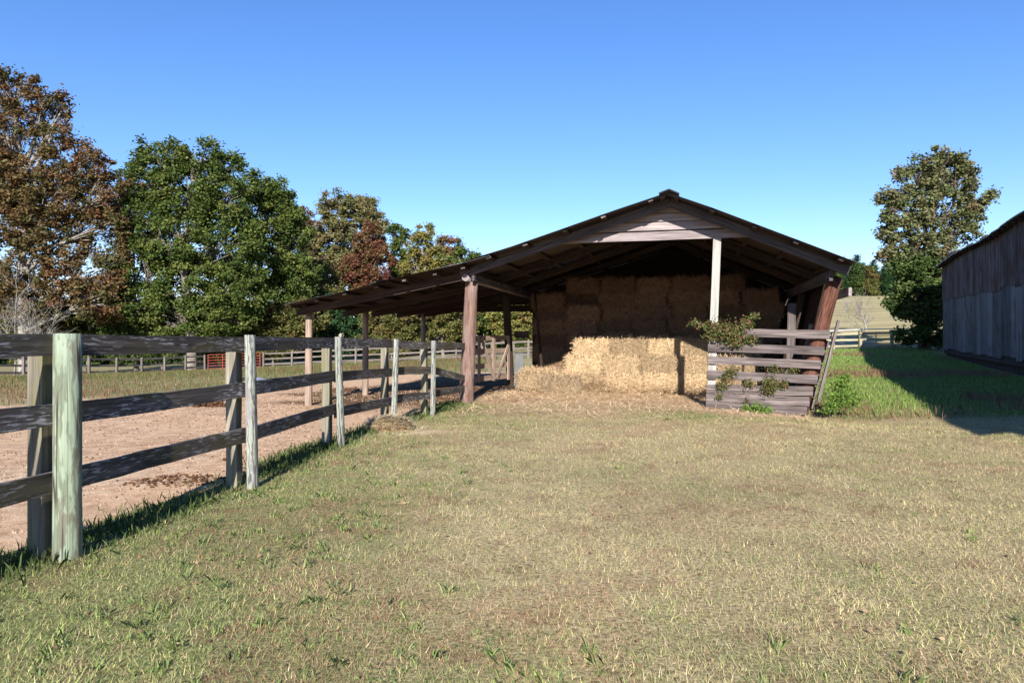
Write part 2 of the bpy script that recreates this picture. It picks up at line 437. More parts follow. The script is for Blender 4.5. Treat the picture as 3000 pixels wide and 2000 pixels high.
# ------------------------------------------------------------------ ground
def axis_pts(lo, hi, step, far, g=1.22):
    a = list(np.arange(lo, hi + 1e-6, step)); s = step
    b = a[-1]
    while b < far: s *= g; b += s; a.append(b)
    s = step; b = a[0]
    out = []
    while b > -far * .8: s *= g; b -= s; out.append(b)
    return np.array(out[::-1] + a)
gx = axis_pts(-13, 12, .16, 2500); gy = axis_pts(-2, 24, .16, 3500, 1.12)
X, Y = np.meshgrid(gx, gy); Z = gz(X, Y)
nx, ny = len(gx), len(gy)
verts = np.stack([X.ravel(), Y.ravel(), Z.ravel()], 1)
ii = (np.arange(ny - 1)[:, None] * nx + np.arange(nx - 1)[None, :]).ravel()
faces = np.stack([ii, ii + 1, ii + nx + 1, ii + nx], 1)
me = bpy.data.meshes.new('ground'); me.vertices.add(len(verts)); me.vertices.foreach_set('co', verts.astype(np.float32).ravel())
me.loops.add(faces.size); me.loops.foreach_set('vertex_index', faces.astype(np.int32).ravel())
me.polygons.add(len(faces)); me.polygons.foreach_set('loop_start', np.arange(0, faces.size, 4, dtype=np.int32))
try: me.polygons.foreach_set('loop_total', np.full(len(faces), 4, dtype=np.int32))
except Exception: pass
ca = me.color_attributes.new('Mask', 'FLOAT_COLOR', 'POINT')
mk = np.ones((len(verts), 4), np.float32); vx, vy = verts[:, 0], verts[:, 1]
mk[:, 0] = dirt_mask(vx, vy); mk[:, 1] = straw_mask(vx, vy); mk[:, 2] = green_mask(vx, vy)
ca.data.foreach_set('color', mk.ravel())
t_, d_ = barn_td(vx, vy)
mud_shade = sstep(-7, -4.2, t_ + (fbm(vx, vy, .6, 61) - .5) * 3) * (1 - sstep(-.2, .5, t_) * (d_ < 9)) * sstep(-3.2, -.2, d_ + t_ * .35 + (fbm(vx, vy, .5, 63) - .5) * 2) * (1 - sstep(11, 14, d_))  # brown soil, stretched inward to paint the lean-to's shadow dark
fm_ = me.attributes.new('MudShade', 'FLOAT', 'POINT'); fm_.data.foreach_set('value', mud_shade.astype(np.float32))
fa = me.attributes.new('Field', 'FLOAT', 'POINT'); fa.data.foreach_set('value', field_mask(vx, vy).astype(np.float32))
me.update(calc_edges=True)
me.polygons.foreach_set('use_smooth', np.ones(len(faces), bool))
ground = link('ground', me, M['ground']); tag(ground, kind='structure')

# ------------------------------------------------------------------ hay barn
barn = thing('hay_barn', BW(4.2, 0, 0), 'open-fronted weathered hay barn with tin roof and long lean-to', 'barn')
RT, RZ = 4.515, 4.35                 # ridge
SL, SR = .307, .440                 # slopes of the two main roof planes
LT, LZ = .539, 3.13                 # where the lean-to roof takes over
ET, EZ, ES = -4.13, 2.262, .186    # lean-to eave
DF, DB = -.83, 7.9                  # front and back of the roof
def lift(d): return .20 * max(0, min(1, d / 7.5))
def roof_z(t, d=0):
    if t >= RT: return RZ - SR * (t - RT)
    if t >= LT: return RZ - SL * (RT - t)
    f = (LT - t) / (LT - ET)
    return LZ - ES * (LT - t) + lift(d) * f
def roof_sheet(t0, t1, d0, d1, dz, n=10):
    vs = []; fs = []; ns = 4
    for k in range(ns + 1):
        t = t0 + (t1 - t0) * k / ns
        for q in range(n + 1):
            d = d0 + (d1 - d0) * q / n
            z = roof_z(t, d) + dz + .014 * math.sin(q * math.pi) + (.016 if q % 2 else 0) + random.uniform(-.004, .004)
            vs.append(BW(t, d + random.uniform(-.01, .01) * (q in (0, n)), z))
    for k in range(ns):
        for q in range(n):
            i = k * (n + 1) + q; fs.append((i, i + 1, i + n + 2, i + n + 1))
    o_ = Vector(BW((t0 + t1) / 2, (d0 + d1) / 2, roof_z((t0 + t1) / 2) + dz))
    sl = (BW(t1, 0, 0) - BW(t0, 0, 0)).normalized(); y_ = Vector((BD[0], BD[1], 0)); z_ = Vector((0, 0, 1))
    rot = Matrix((sl, y_ if sl.cross(y_).z > 0 else -y_, z_)).transposed().to_4x4()
    mw = Matrix.Translation(o_) @ rot; inv = mw.inverted()
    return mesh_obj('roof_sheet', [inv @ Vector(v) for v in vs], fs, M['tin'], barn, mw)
nd = 12; wd = (DB - DF) / nd
for k in range(nd):
    a = DF + k * wd; b = a + wd + .05; e = random.uniform(-.03, .03); u = (k % 2) * .007
    roof_sheet(RT - .04, 7.97 + e, a, b, .0 + u)
    roof_sheet(LT - .35 + e, RT + .03, a, b, .004 + u)
    roof_sheet(-2.0 + e, LT + .25, a, b, -.022 + u)
    roof_sheet(ET + e, -1.55, a, b, -.060 + u)
# ridge cap
vs = []; fs = []
for k, d in enumerate(np.linspace(DF - .06, DB, 9)):
    for t, z in ((RT - .2, roof_z(RT - .2) + .028), (RT, RZ + .035), (RT + .2, roof_z(RT + .2) + .028)):
        vs.append(BW(t, d, z + random.uniform(-.008, .008)))
for k in range(8):
    for q in range(2): i = k * 3 + q; fs.append((i, i + 1, i + 4, i + 3))
mesh_obj('ridge_cap', vs, fs, M['tin'], barn)
# purlins: their ends show along the rake
def purlin(*a, **k):
    o = board('purlin', *a, **k); o.data.materials.append(M['panel'])
    n = len(o.data.polygons); o.data.polygons[n - 2].material_index = 1
    for q in range(4): o.data.polygons[q].material_index = 0
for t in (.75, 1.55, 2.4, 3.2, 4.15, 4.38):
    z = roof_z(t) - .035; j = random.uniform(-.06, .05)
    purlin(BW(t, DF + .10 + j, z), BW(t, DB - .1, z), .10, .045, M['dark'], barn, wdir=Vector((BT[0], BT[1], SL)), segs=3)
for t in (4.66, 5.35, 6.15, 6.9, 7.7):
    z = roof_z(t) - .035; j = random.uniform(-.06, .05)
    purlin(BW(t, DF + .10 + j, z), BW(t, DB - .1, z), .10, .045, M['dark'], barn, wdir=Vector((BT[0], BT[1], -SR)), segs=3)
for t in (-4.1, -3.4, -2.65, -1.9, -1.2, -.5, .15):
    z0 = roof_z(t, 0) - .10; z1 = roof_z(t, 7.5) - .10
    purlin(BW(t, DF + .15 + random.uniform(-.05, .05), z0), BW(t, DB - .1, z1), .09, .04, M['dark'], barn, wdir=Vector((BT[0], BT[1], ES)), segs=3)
# rafters
for k, d in enumerate((-.28, 2.0, 3.75, 5.6, 7.4)):
    mt = M['fascia'] if k == 0 else M['dark']
    h = .165; off = .035 + h / 2
    board('fascia_board' if k == 0 else 'rafter', BW(-.03, d, RZ - SL * 4.545 - off), BW(RT, d, RZ - off), h, .05, mt, barn, wdir=(0, 0, 1), segs=6)
    if k == 0:
        board('fascia_board', BW(RT, d, RZ - off), BW(6.12, d, RZ - SR * (6.12 - RT) - off), h, .05, mt, barn, segs=4)
        board('fascia_board', BW(6.12, d - .006, RZ - SR * (6.12 - RT) - off - .008), BW(7.92, d - .006, RZ - SR * (7.92 - RT) - off - .01), h, .05, mt, barn, segs=4)
    else: board('rafter', BW(RT, d, RZ - off), BW(7.9, d, RZ - SR * (7.9 - RT) - off), h, .05, mt, barn, segs=6)
    z1 = roof_z(-4.15, d) - .13 - .08; z0 = roof_z(.05, d) - .13 - .08
    board('rafter', BW(-4.15, d + .06, z1), BW(.3, d + .06, z0 + .03), .16, .05, M['dark'], barn, segs=5)
    if k == 4: board('tie_beam', BW(.1, d - .06, 2.86), BW(7.8, d - .06, 2.80), .15, .05, M['dark'], barn, segs=4)
# gable boards
def gable_board(z0, z1, d, mat, th=.03, tl=None, tr=None, eps=.07):
    def tlf(z): return RT - max(0, RZ - eps - z) / SL
    def trf(z): return RT + max(0, RZ - eps - z) / SR
    p = [(tlf(z0), z0), (trf(z0), z0), (trf(z1), z1), (tlf(z1), z1)]
    if tl is not None: p[0] = (tl, z0); p[3] = (max(tl, p[3][0]), z1)
    if tr is not None: p[1] = (tr, z0); p[2] = (min(tr, p[2][0]), z1)
    mid = BW((p[0][0] + p[1][0]) / 2, d, (z0 + z1) / 2)
    x_ = Vector((BT[0], BT[1], 0)); z_ = Vector((BD[0], BD[1], 0)); y_ = Vector((0, 0, 1))
    mw = Matrix.Translation(mid) @ Matrix((x_, y_, -z_)).transposed().to_4x4(); inv = mw.inverted()
    n = 8; vs = []; fs = []
    for s in (0, 1):
        for k in range(n + 1):
            f = k / n
            for (ta, tb, zz) in ((p[0][0], p[1][0], z0 + random.uniform(-.006, .006)), (p[3][0], p[2][0], z1)):
                vs.append(inv @ BW(ta + (tb - ta) * f, d + s * th, zz))
    m_ = 2 * (n + 1)
    for k in range(n):
        i = 2 * k
        fs += [(i, i + 2, i + 3, i + 1), (m_ + i, m_ + i + 1, m_ + i + 3, m_ + i + 2), (i, m_ + i, m_ + i + 2, i + 2), (i + 1, i + 3, m_ + i + 3, m_ + i + 1)]
    fs += [(0, 1, m_ + 1, m_), (2 * n, m_ + 2 * n, m_ + 2 * n + 1, 2 * n + 1)]
    return mesh_obj('gable_board', vs, fs, mat, barn, mw)
for i, (a, b) in enumerate(((3.50, 3.68), (3.712, 3.88), (3.896, 4.055), (4.072, 4.165), (4.18, 4.28))):
    gable_board(a, b, -.03 + .006 * i, M['barn_grey'])
for i in range(12):                                             # closed back gable
    a = 2.30 + i * .168; gable_board(a, a + .19, 7.56 + .032 * (i % 2), M['dark'], tl=-.2 if a < 2.9 else None, tr=7.75 if a < 2.9 else None, eps=.0)
# back wall planks behind the hay
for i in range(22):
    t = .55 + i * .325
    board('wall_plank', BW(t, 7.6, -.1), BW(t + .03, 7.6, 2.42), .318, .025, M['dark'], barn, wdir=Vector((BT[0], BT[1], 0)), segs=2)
# boarding across the back of the lean-to
for i, (z, tl) in enumerate(((2.47, -3.98), (2.69, -3.2), (2.91, -1.9))):
    board('wall_plank', BW(tl, 7.55, z), BW(.3, 7.55, z), .215, .025, M['dark'], barn, segs=3)
# posts
pole('post', BW(0, 0, -.25), BW(.14, 0, 2.70), .172, .143, M['red_pole'], barn, 18, 12, .05, bow=.012)
pole('post', BW(7.05, .16, -.3), BW(7.76, .16, 2.66), .150, .142, M['redder_pole'], barn, 18, 12, .03, bow=.01)
board('post', BW(5.33, .02, -.3), BW(5.475, .02, 3.495), .155, .10, M['pale_post'], barn, wdir=Vector((BT[0], BT[1], 0)), segs=6, jit=.003)
pole('post', BW(.15, 3.7, -.3), BW(-.02, 3.7, 2.75), .115, .105, M['dark'], barn, 12, 6)
pole('post', BW(.05, 7.4, -.3), BW(.05, 7.4, 2.75), .12, .11, M['dark'], barn, 12, 6)
pole('post', BW(.95, 4.3, 0), BW(.66, 4.3, 2.9), .045, .04, M['dark'], barn, 8, 4)
for d, dx in ((3.7, .0), (7.4, .05)):
    pole('post', BW(7.1 + dx, d, -.3), BW(7.75 + dx, d, 2.66), .13, .12, M['dark'], barn, 12, 6)
for d, zt in ((0, 2.13), (3.04, 2.19), (7.5, 2.36)):
    pole('post', BW(-3.98, d, -.6), BW(-3.96, d, zt), .092, .082, M['gate'], barn, 12, 8, .05)
# plates and beam ends
pole('beam', BW(.10, -.34, 2.775), BW(.05, 7.6, 2.79), .078, .08, M['barn_grey'], barn, 10, 6)
board('beam', BW(.265, -.30, 2.775), BW(.22, 7.6, 2.80), .145, .055, M['fascia'], barn, segs=3)
board('beam', BW(-3.98, -.22, 2.205), BW(-3.98, 7.65, 2.44), .15, .11, M['dark'], barn, segs=4)
board('beam', BW(7.62, -.20, 2.66), BW(7.62, 7.6, 2.66), .21, .07, M['fascia'], barn, segs=3)
board('beam', BW(8.02, .05, 2.35), BW(7.98, 7.6, 2.35), .17, .06, M['barn_grey'], barn, segs=3)
board('beam', BW(-3.82, -.12, 2.16), BW(-3.86, .3, 2.16), .09, .05, M['gate'], barn, segs=2)
board('girt', BW(.25, 3.62, 1.55), BW(.62, 3.8, 1.55), .18, .03, M['dark'], barn, segs=2)
# slatted panel at the right front
ZL, ZR = .00707, .00675
pan = [(5.886, 963, 986, 7.621, 967, 993), (5.283, 1004, 1029, 7.526, 1015, 1040), (5.278, 1043, 1064, 7.457, 1056, 1081), (5.265, 1084, 1109, 7.40, 1099, 1126),
       (5.26, 1126, 1150, 7.31, 1134, 1161), (5.25, 1151, 1174, 7.245, 1165, 1192), (5.24, 1175, 1199, 7.19, 1193, 1218)]
for i, (tl, a, b, tr, c, e) in enumerate(pan):
    zl = 1.36 - ((a + b) / 2 - 1000) * ZL; zr = 1.36 - ((c + e) / 2 - 1000) * ZR
    board('panel_board', BW(tl, -.075, zl), BW(tr, -.045 - .004 * i, zr), (b - a) * ZL, .04, M['panel'], barn, w1=(e - c) * ZR, segs=8, jit=.006)
board('batten', BW(5.98, -.03, .0), BW(5.98, -.03, 1.42), .05, .03, M['dark'], barn, wdir=Vector((BT[0], BT[1], 0)), segs=3)
for i, z in enumerate((.12, .34, .57, .80, 1.03, 1.28)):        # planks nailed along the right side
    t = 7.29 + .237 * z
    board('side_plank', BW(t, -.06 + .03 * (i % 2), z), BW(t - .02, 2.3, z + .02), .20, .03, M['panel'], barn, segs=4, wdir=Vector((.23 * BT[0], .23 * BT[1], 1)))
board('side_plank', BW(7.42, .02, .15), BW(7.80, .02, 1.78), .05, .09, M['panel'], barn, segs=4, wdir=Vector((BT[0], BT[1], 0)))
for i in range(17):                                             # upright planks closing the right side further in
    d = 2.3 + i * .325
    board('side_plank', BW(7.30, d, -.15), BW(7.30 + .243 * 2.78, d, 2.80), .33, .025, M['dark'], barn, wdir=Vector((BD[0], BD[1], 0)), segs=2)
board('upright', BW(7.05, 1.3, -.1), BW(7.12, 1.3, 2.2), .17, .035, M['panel'], barn, wdir=Vector((BT[0], BT[1], 0)), segs=3)
board('upright', BW(7.1, .75, 0), BW(7.42, .75, 1.72), .09, .03, M['gate'], barn, wdir=Vector((BT[0], BT[1], 0)), segs=3)

# ------------------------------------------------------------------ hay bales
def bale_mesh(seed, L=.93, H=.385, D=.47, n=1500, old=False, rough=1.0):
    r = np.random.default_rng(seed); bm = bmesh.new()
    bmesh.ops.create_cube(bm, size=1)
    bmesh.ops.subdivide_edges(bm, edges=bm.edges[:], cuts=5, use_grid_fill=True)
    ph = r.uniform(0, 6, 6)
    for v in bm.verts:
        c = v.co; q = Vector((abs(c.x), abs(c.y), abs(c.z)))
        k = 1 - .17 * max(0, (q.x - .3) * (q.z - .3) * 25 + (q.y - .3) * (q.z - .3) * 25 + (q.x - .3) * (q.y - .3) * 25) * .6
        w = .035 * math.sin(c.x * 14 + ph[0] + c.z * 3) + .03 * math.sin(c.x * 25 + ph[1] + c.y * 5) + r.normal() * .022 * rough + .03 * rough * math.sin(c.x * 9 + ph[2]) * math.sin(c.z * 7 + ph[3])
        v.co = Vector((c.x * L * (1 - .02 + .4 * w * .2), c.y * D * k * (1 + w), c.z * H * k * (1 + w)))
    me = bpy.data.meshes.new('hay_bale'); bm.to_mesh(me); bm.free()
    # strands over the surface, joined into the same mesh
    nv0 = len(me.vertices)
    f = r.integers(0, 6, n); a = r.uniform(-.5, .5, n); b = r.uniform(-.5, .5, n); c = np.zeros((n, 3)); nor = np.zeros((n, 3)); dr = r.normal(size=(n, 3))
    for k, (ax, sg) in enumerate(((0, 1), (0, -1), (1, -1), (1, -1), (2, 1), (1, -1))):
        i = f == k; o1, o2 = [q for q in range(3) if q != ax]
        c[i, ax] = sg * .5; c[i, o1] = a[i]; c[i, o2] = b[i]; nor[i, ax] = sg
    c = c * np.array([L, D, H]) * .97
    dr -= nor * (dr * nor).sum(1, keepdims=True) * r.uniform(.55, 1.0, (n, 1))
    dr /= np.linalg.norm(dr, axis=1, keepdims=True) + 1e-9
    ln = r.uniform(.04, .17, (n, 1)); sd_ = np.cross(dr, nor); sd_ /= np.linalg.norm(sd_, axis=1, keepdims=True) + 1e-9
    sd_ = sd_ * r.uniform(.003, .0065, (n, 1)); c = c + nor * r.uniform(.0, .022, (n, 1))
    v = np.stack([c - dr * ln - sd_, c - dr * ln + sd_, c + dr * ln + nor * r.uniform(-.02, .075, (n, 1)) + np.array([0, 0, 1]) * (c[:, 2:3] > H * .4) * r.uniform(0, .06, (n, 1))], 1).reshape(-1, 3)
    vall = np.concatenate([np.array([tuple(q.co) for q in me.vertices]), v])
    fcs = [tuple(p.vertices) for p in me.polygons]; nf0 = len(fcs)
    fcs += [(nv0 + 3 * k, nv0 + 3 * k + 1, nv0 + 3 * k + 2) for k in range(n)]
    m2 = bpy.data.meshes.new('hay_bale'); m2.from_pydata([tuple(q) for q in vall], [], fcs)
    ca = m2.color_attributes.new('Col', 'FLOAT_COLOR', 'POINT'); cc = np.ones((len(vall), 4), np.float32)
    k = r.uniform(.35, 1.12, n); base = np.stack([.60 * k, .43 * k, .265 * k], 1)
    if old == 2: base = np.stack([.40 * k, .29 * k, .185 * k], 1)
    elif old: base = np.stack([.27 * k, .16 * k, .10 * k], 1)  # back-stack strands: brown, also darkened to carry the shade
    gre = r.random(n) < .12; base[gre] = base[gre] * np.array([.72, .88, .72]); cc[nv0:, :3] = np.repeat(base, 3, 0)
    ca.data.foreach_set('color', cc.ravel())
    m2.materials.append(M['old_hay_shade' if old == 1 else 'grey_hay' if old == 2 else 'bale']); m2.materials.append(M['hay_strand'])
    mi = np.zeros(len(fcs), np.int32); mi[nf0:] = 1; m2.polygons.foreach_set('material_index', mi)
    m2.update(); bpy.data.meshes.remove(me); return m2
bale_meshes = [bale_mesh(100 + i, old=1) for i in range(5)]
front_meshes = [bale_mesh(200 + i, .95, .44, .47, 2700, rough=1.7) for i in range(4)]
BANG = math.atan2(BT[1], BT[0])
def bale(t, d, z, label, group, rot=0, meshes=None, h=None, mesh_i=None, tilt=0):
    me = random.choice(meshes or bale_meshes) if mesh_i is None else (meshes or bale_meshes)[mesh_i]
    o = bpy.data.objects.new('hay_bale', me); C.objects.link(o)
    o.location = BW(t, d, z); o.rotation_euler = (random.uniform(-.03, .03) + tilt, random.uniform(-.025, .025), BANG + rot + random.uniform(-.04, .04))
    return tag(o, label, 'hay bale', group)
rows = 9; RHT = .388
tops = [6, 7, 7, 8, 9, 9, 8, 7]     # how high each column of the back stack stands
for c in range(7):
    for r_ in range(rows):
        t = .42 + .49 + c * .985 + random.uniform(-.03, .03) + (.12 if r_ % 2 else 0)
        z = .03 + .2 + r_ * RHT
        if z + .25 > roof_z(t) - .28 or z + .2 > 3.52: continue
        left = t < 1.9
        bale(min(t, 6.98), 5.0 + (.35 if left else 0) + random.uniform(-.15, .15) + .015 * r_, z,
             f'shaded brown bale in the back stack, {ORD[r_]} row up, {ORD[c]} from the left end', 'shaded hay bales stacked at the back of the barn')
G2 = 'sunlit straw bales stepped in front of the back stack'
for c in range(5):
    bale(2.34 + c * .99 + random.uniform(-.03, .03), 4.28 + random.uniform(-.08, .08), 1.175, f'sunlit straw bale on the upper step, {ORD[c]} from its left end', G2, meshes=front_meshes, tilt=random.uniform(-.05, .05))
for c in range(5):
    bale(2.2 + c * .99, 3.76 + random.uniform(-.08, .08), .715, f'sunlit straw bale on the middle step, {ORD[c]} from its left end', G2, meshes=front_meshes)
    bale(2.3 + c * .985, 3.58 + random.uniform(-.10, .08), .25, f'sunlit straw bale on the floor under the middle step, {ORD[c]} from its left end', G2, meshes=front_meshes, rot=random.uniform(-.14, .14), tilt=random.uniform(-.1, .04))
    bale(2.3 + c * .985, 4.32, .26 if c % 2 else .27, f'hidden straw bale on the floor behind the lowest step, {ORD[c]} from its left end', G2, meshes=front_meshes) if False else None
for c, (t, d) in enumerate(((.92, 3.25), (1.5, 3.7), (.95, 3.85), (.95, 4.35))):
    bale(t, d, .29 + .02 * c, ['pale straw bale lying lowest beside the wooden gate', 'low straw bale between the gate and the stepped stack', 'low straw bale tucked behind the gate end bale', 'low straw bale touching the back stack beside the gate'][c], G2, meshes=front_meshes, rot=(.25, -.1, 0, .05)[c])
bale(1.75, 2.62, .21, 'darker grey-brown straw bale sitting foremost on the straw floor', G2, meshes=[bale_mesh(300, .96, .43, .47, 4200, old=2, rough=1.8)], rot=.12)

# ------------------------------------------------------------------ loose straw on the floor and the ground
def strands(x, y, zoff, lmin, lmax, wid, colr, lift=.5):
    n = len(x); an = rng.uniform(0, 2 * np.pi, n); el = np.abs(rng.normal(0, .16, n)) * lift * 2
    ln = rng.uniform(lmin, lmax, n); dx = np.cos(an) * np.cos(el) * ln; dy = np.sin(an) * np.cos(el) * ln; dz = np.sin(el) * ln
    z = gz(x, y) + zoff; w = wid * rng.uniform(.6, 1.3, n)
    px, py = -np.sin(an) * w, np.cos(an) * w
    v = np.empty((n, 4, 3), np.float32)
    v[:, 0] = np.stack([x - px, y - py, z], 1); v[:, 1] = np.stack([x + px, y + py, z], 1)
    v[:, 2] = np.stack([x + dx + px * .7, y + dy + py * .7, z + dz], 1); v[:, 3] = np.stack([x + dx - px * .7, y + dy - py * .7, z + dz], 1)
    return v.reshape(-1, 3), colr
def scatter_box(n, x0, x1, y0, y1, maskf):
    x = rng.uniform(x0, x1, n); y = rng.uniform(y0, y1, n); k = rng.random(n) < maskf(x, y); return x[k], y[k]
x, y = scatter_box(90000, -2, 8, 12, 20, lambda x, y: straw_mask(x, y) ** 1.3 * (barn_td(x, y)[1] < 4.2))
x2, y2 = scatter_box(26000, -9, -1, 3, 14, lambda x, y: (straw_mask(x, y) * .9 + .06 * (fbm(x, y, .8, 19) > .5)) * (x < fence_x(y) - .1))
x = np.concatenate([x, x2]); y = np.concatenate([y, y2])
k = rng.uniform(.5, 1.15, (len(x), 1)); cl = np.array([.74, .55, .36]) * k
t_, d_ = barn_td(x, y); mound = .34 * np.exp(-((d_ - 3.45) / .42) ** 2) * sstep(.3, 1.2, t_) * (1 - sstep(6.6, 7.3, t_)) * (.35 + fbm(x, y, 1.6, 41))
far_ = x > fence_x(y); sc_ = np.where(far_, 1, .5)
v, cl = strands(x, y, .006 + rng.random(len(x)) * (.02 + mound), .06 * sc_, .26 * sc_, .0048 * (.35 + .65 * far_), cl)
tag(tri_soup('loose_straw', v, M['strand'], cl, 4), 'loose pale straw strewn over the barn floor and paddock dirt', 'straw', kind='stuff')

# ------------------------------------------------------------------ near fence
nf = thing('paddock_fence', (FX[2], FY[2], gzf(FX[2], FY[2])), 'near three-rail fence of dark boards running from the left edge to the barn', 'fence')
fpts = [(x, y) for x, y in zip(FX[1:], FY[1:])]
drop = [0, 0, 0, .0, -.02, -.055, -.075]
for i, (x, y) in enumerate(fpts):
    q0 = Vector(fpts[max(i - 1, 0)]); q1 = Vector(fpts[min(i + 1, len(fpts) - 1)])
    dr = (q1 - q0).normalized(); nr = Vector((dr.y, -dr.x))          # towards the lawn
    if i < 6:
        lean = Vector(((.0, .0, -.02, -.03, .03, .01)[i], .01, 0))
        b = Vector((x, y, gzf(x, y) - .3)); zt = 1.41 + drop[i] + (.0, .0, .01, .01, .01, .02)[i]
        if i <= 1: pole('post', b + Vector((nr.x, nr.y, 0)) * .03, Vector((x, y, zt)) + Vector((nr.x, nr.y, 0)) * .03, .082, .078, M['green_post'], nf, 20, 10, .035)
        else: pole('post', b - lean, Vector((x, y, zt)) + lean, .073, .068, M['ring_post'], nf, 12, 10, .03, half=Vector((nr.x, nr.y, 0)))
        e = Vector((x, y, 0)) - Vector((nr.x, nr.y, 0)) * .155
        board('brace_post', e + Vector((0, 0, gzf(e.x, e.y) - .3)), e + Vector((0, 0, 1.385 + drop[i])), .105, .105, M['back_post'], nf, wdir=Vector((nr.x, nr.y, 0)), segs=6, jit=.004)
for i in range(len(fpts) - 1):
    a = Vector((*fpts[i], 0)); b = Vector((*fpts[i + 1], 0)); dr = (b - a).normalized(); nr = Vector((dr.y, -dr.x, 0))
    a2 = a - nr * .045 + dr * .003; b2 = b - nr * .045 - dr * .003
    if i == 5: b2 = b - dr * .13
    for j, (h0, h1) in enumerate(((1.34, 1.34), (.905, .905), (.475, .475))):
        za = h0 + drop[i]; zb = h1 + drop[i + 1]
        if i >= 3 and j == 1: za -= .02; zb -= .04
        if i >= 3 and j == 2: za -= .06; zb -= .09
        if i == 5 and j == 1: zb = .53
        board('rail', a2 + Vector((0, 0, za + random.uniform(-.008, .008))), b2 + Vector((0, 0, zb + random.uniform(-.008, .008))), .137, .036, M['rail'], nf, segs=8, jit=.0035, bend=random.uniform(-.008, .008))

# ------------------------------------------------------------------ wooden gate at the barn post
gp0 = Vector((-.89, 17.45, 0)); gp1 = Vector((-.10, 18.7, 0)); gd = (gp1 - gp0).normalized(); gl = (gp1 - gp0).length; gn = Vector((gd.y, -gd.x, 0))
gate = thing('wooden_gate', (gp1.x, gp1.y, gzf(gp1.x, gp1.y)), 'brown board gate with a V brace hanging half open behind the left barn post', 'gate')
def G(s, z, o=0): return gp0 + gd * s + gn * o + Vector((0, 0, z))
for z in (.40, .72, 1.10, 1.44): board('gate_rail', G(-.06, z), G(gl, z + .02), .135, .03, M['gate'], gate, segs=3)
for s in (.04, .72, gl - .04): board('gate_stile', G(s, .32, .034), G(s, 1.52, .034), .10, .03, M['gate'], gate, wdir=gd, segs=3)
board('gate_brace', G(.10, 1.46, .066), G(.70, .36, .066), .095, .028, M['gate'], gate, wdir=gd, segs=3)
board('gate_brace', G(gl - .05, 1.34, .066), G(.80, .36, .066), .095, .028, M['gate'], gate, wdir=gd, segs=3)
tr = board('tin_sheet', (.16, 18.95, .1), (.20, 19.15, 1.05), .22, .02, M['sheet'], None, wdir=(1, .2, 0), segs=2)
tag(tr, 'grey metal sheet leaning between the wooden gate and the hay', 'metal sheet')

# ------------------------------------------------------------------ far paddock fences, red tube gate
def far_fence(name, pts, label, mat, H=1.35, post_w=.14, rails=(.32, .76, 1.22), tops=None):
    b = pts[0]; root = thing(name, (b[0], b[1], gzf(*b)), label, 'fence')
    for i, (x, y) in enumerate(pts):
        g = gzf(x, y); board('post', (x, y, g - .2), (x + random.uniform(-.02, .02), y, g + H), post_w, post_w, mat, root, wdir=(1, 0, 0), segs=3)
        if i < len(pts) - 1:
            x2, y2 = pts[i + 1]; g2 = gzf(x2, y2)
            dr = Vector((x2 - x, y2 - y, 0)).normalized(); off = Vector((dr.y, -dr.x, 0)) * (post_w / 2 + .02)
            if off.y > 0: off = -off
            for r_ in rails:
                board('rail', Vector((x, y, g + r_)) - off, Vector((x2, y2, g2 + r_ + random.uniform(-.02, .02))) - off, .135, .03, mat, root, segs=3, jit=.008)
    return root
pl = [(-26.1 - .488 * i, 58.0 - 2.39 * i) for i in range(11)]
far_fence('board_fence', pl, 'far grey board fence running left from the red gate', M['rail_far'])
u_r = [-.364, -.3225, -.277, -.229, -.181, -.1335, -.082, -.03, .024, .08]
pr = [(u * (58 - .9 * i), 58 - .9 * i) for i, u in enumerate(u_r)]
far_fence('board_fence', pr, 'far grey board fence running right from the red gate behind the lean-to', M['rail_far'])
def tube(name, pts, r, mat, parent, sides=6):
    vs, fs = tubes([(pts, [r] * len(pts))], sides); return mesh_obj(name, vs, fs, mat, parent, smooth=True)
def tube_gate(name, a, b, label, mat, nt=6, h0=.15, h1=1.32, r=.028):
    a = Vector((*a, gzf(*a))); b = Vector((*b, gzf(*b))); root = thing(name, a, label, 'gate')
    for k in range(nt):
        z = Vector((0, 0, h0 + (h1 - h0) * k / (nt - 1))); tube('gate_bar', [a + z, (a + b) / 2 + z, b + z], r, mat, root)
    for f in (0, .28, .55, .8, 1):
        p = a.lerp(b, f); tube('gate_upright', [p + Vector((0, -.03, h0 - .02)), p + Vector((0, -.03, h1 + .02))], r * 1.3, mat, root)
    return root
tube_gate('red_gate', (-25.85, 58.1), (-21.4, 58.0), 'red tubular metal gate between the two far board fences', M['red_tube'])
pf = [(u * Yv, Yv) for u, Yv in ((.43, 45.5), (.47, 45.0), (.51, 44.6), (.5565, 44.2), (.607, 43.8))]
far_fence('board_fence', pf, 'pale three-board fence beyond the grass strip beside the metal barn', M['field_rail'], H=1.20, post_w=.17, rails=(.22, .62, 1.0))
tube_gate('red_gate', (23.1, 45.6), (27.0, 44.9), 'thin red tubular gate behind the pale field fence under the oak', M['red_tube'], nt=4, h0=.3, h1=1.05, r=.022)
fr = thing('pipe_rail', (19.3, 44.4, gzf(19.3, 44.4)), 'light grey metal pipe laid along the top of the field fence', 'pipe')
tube('pipe', [Vector((19.0, 44.9, gzf(19, 44.9) + 1.24)), Vector((22.8, 44.5, gzf(22.8, 44.5) + 1.29)), Vector((25.9, 44.1, gzf(25.9, 44.1) + 1.26))], .035, M['grey_tube'], fr)

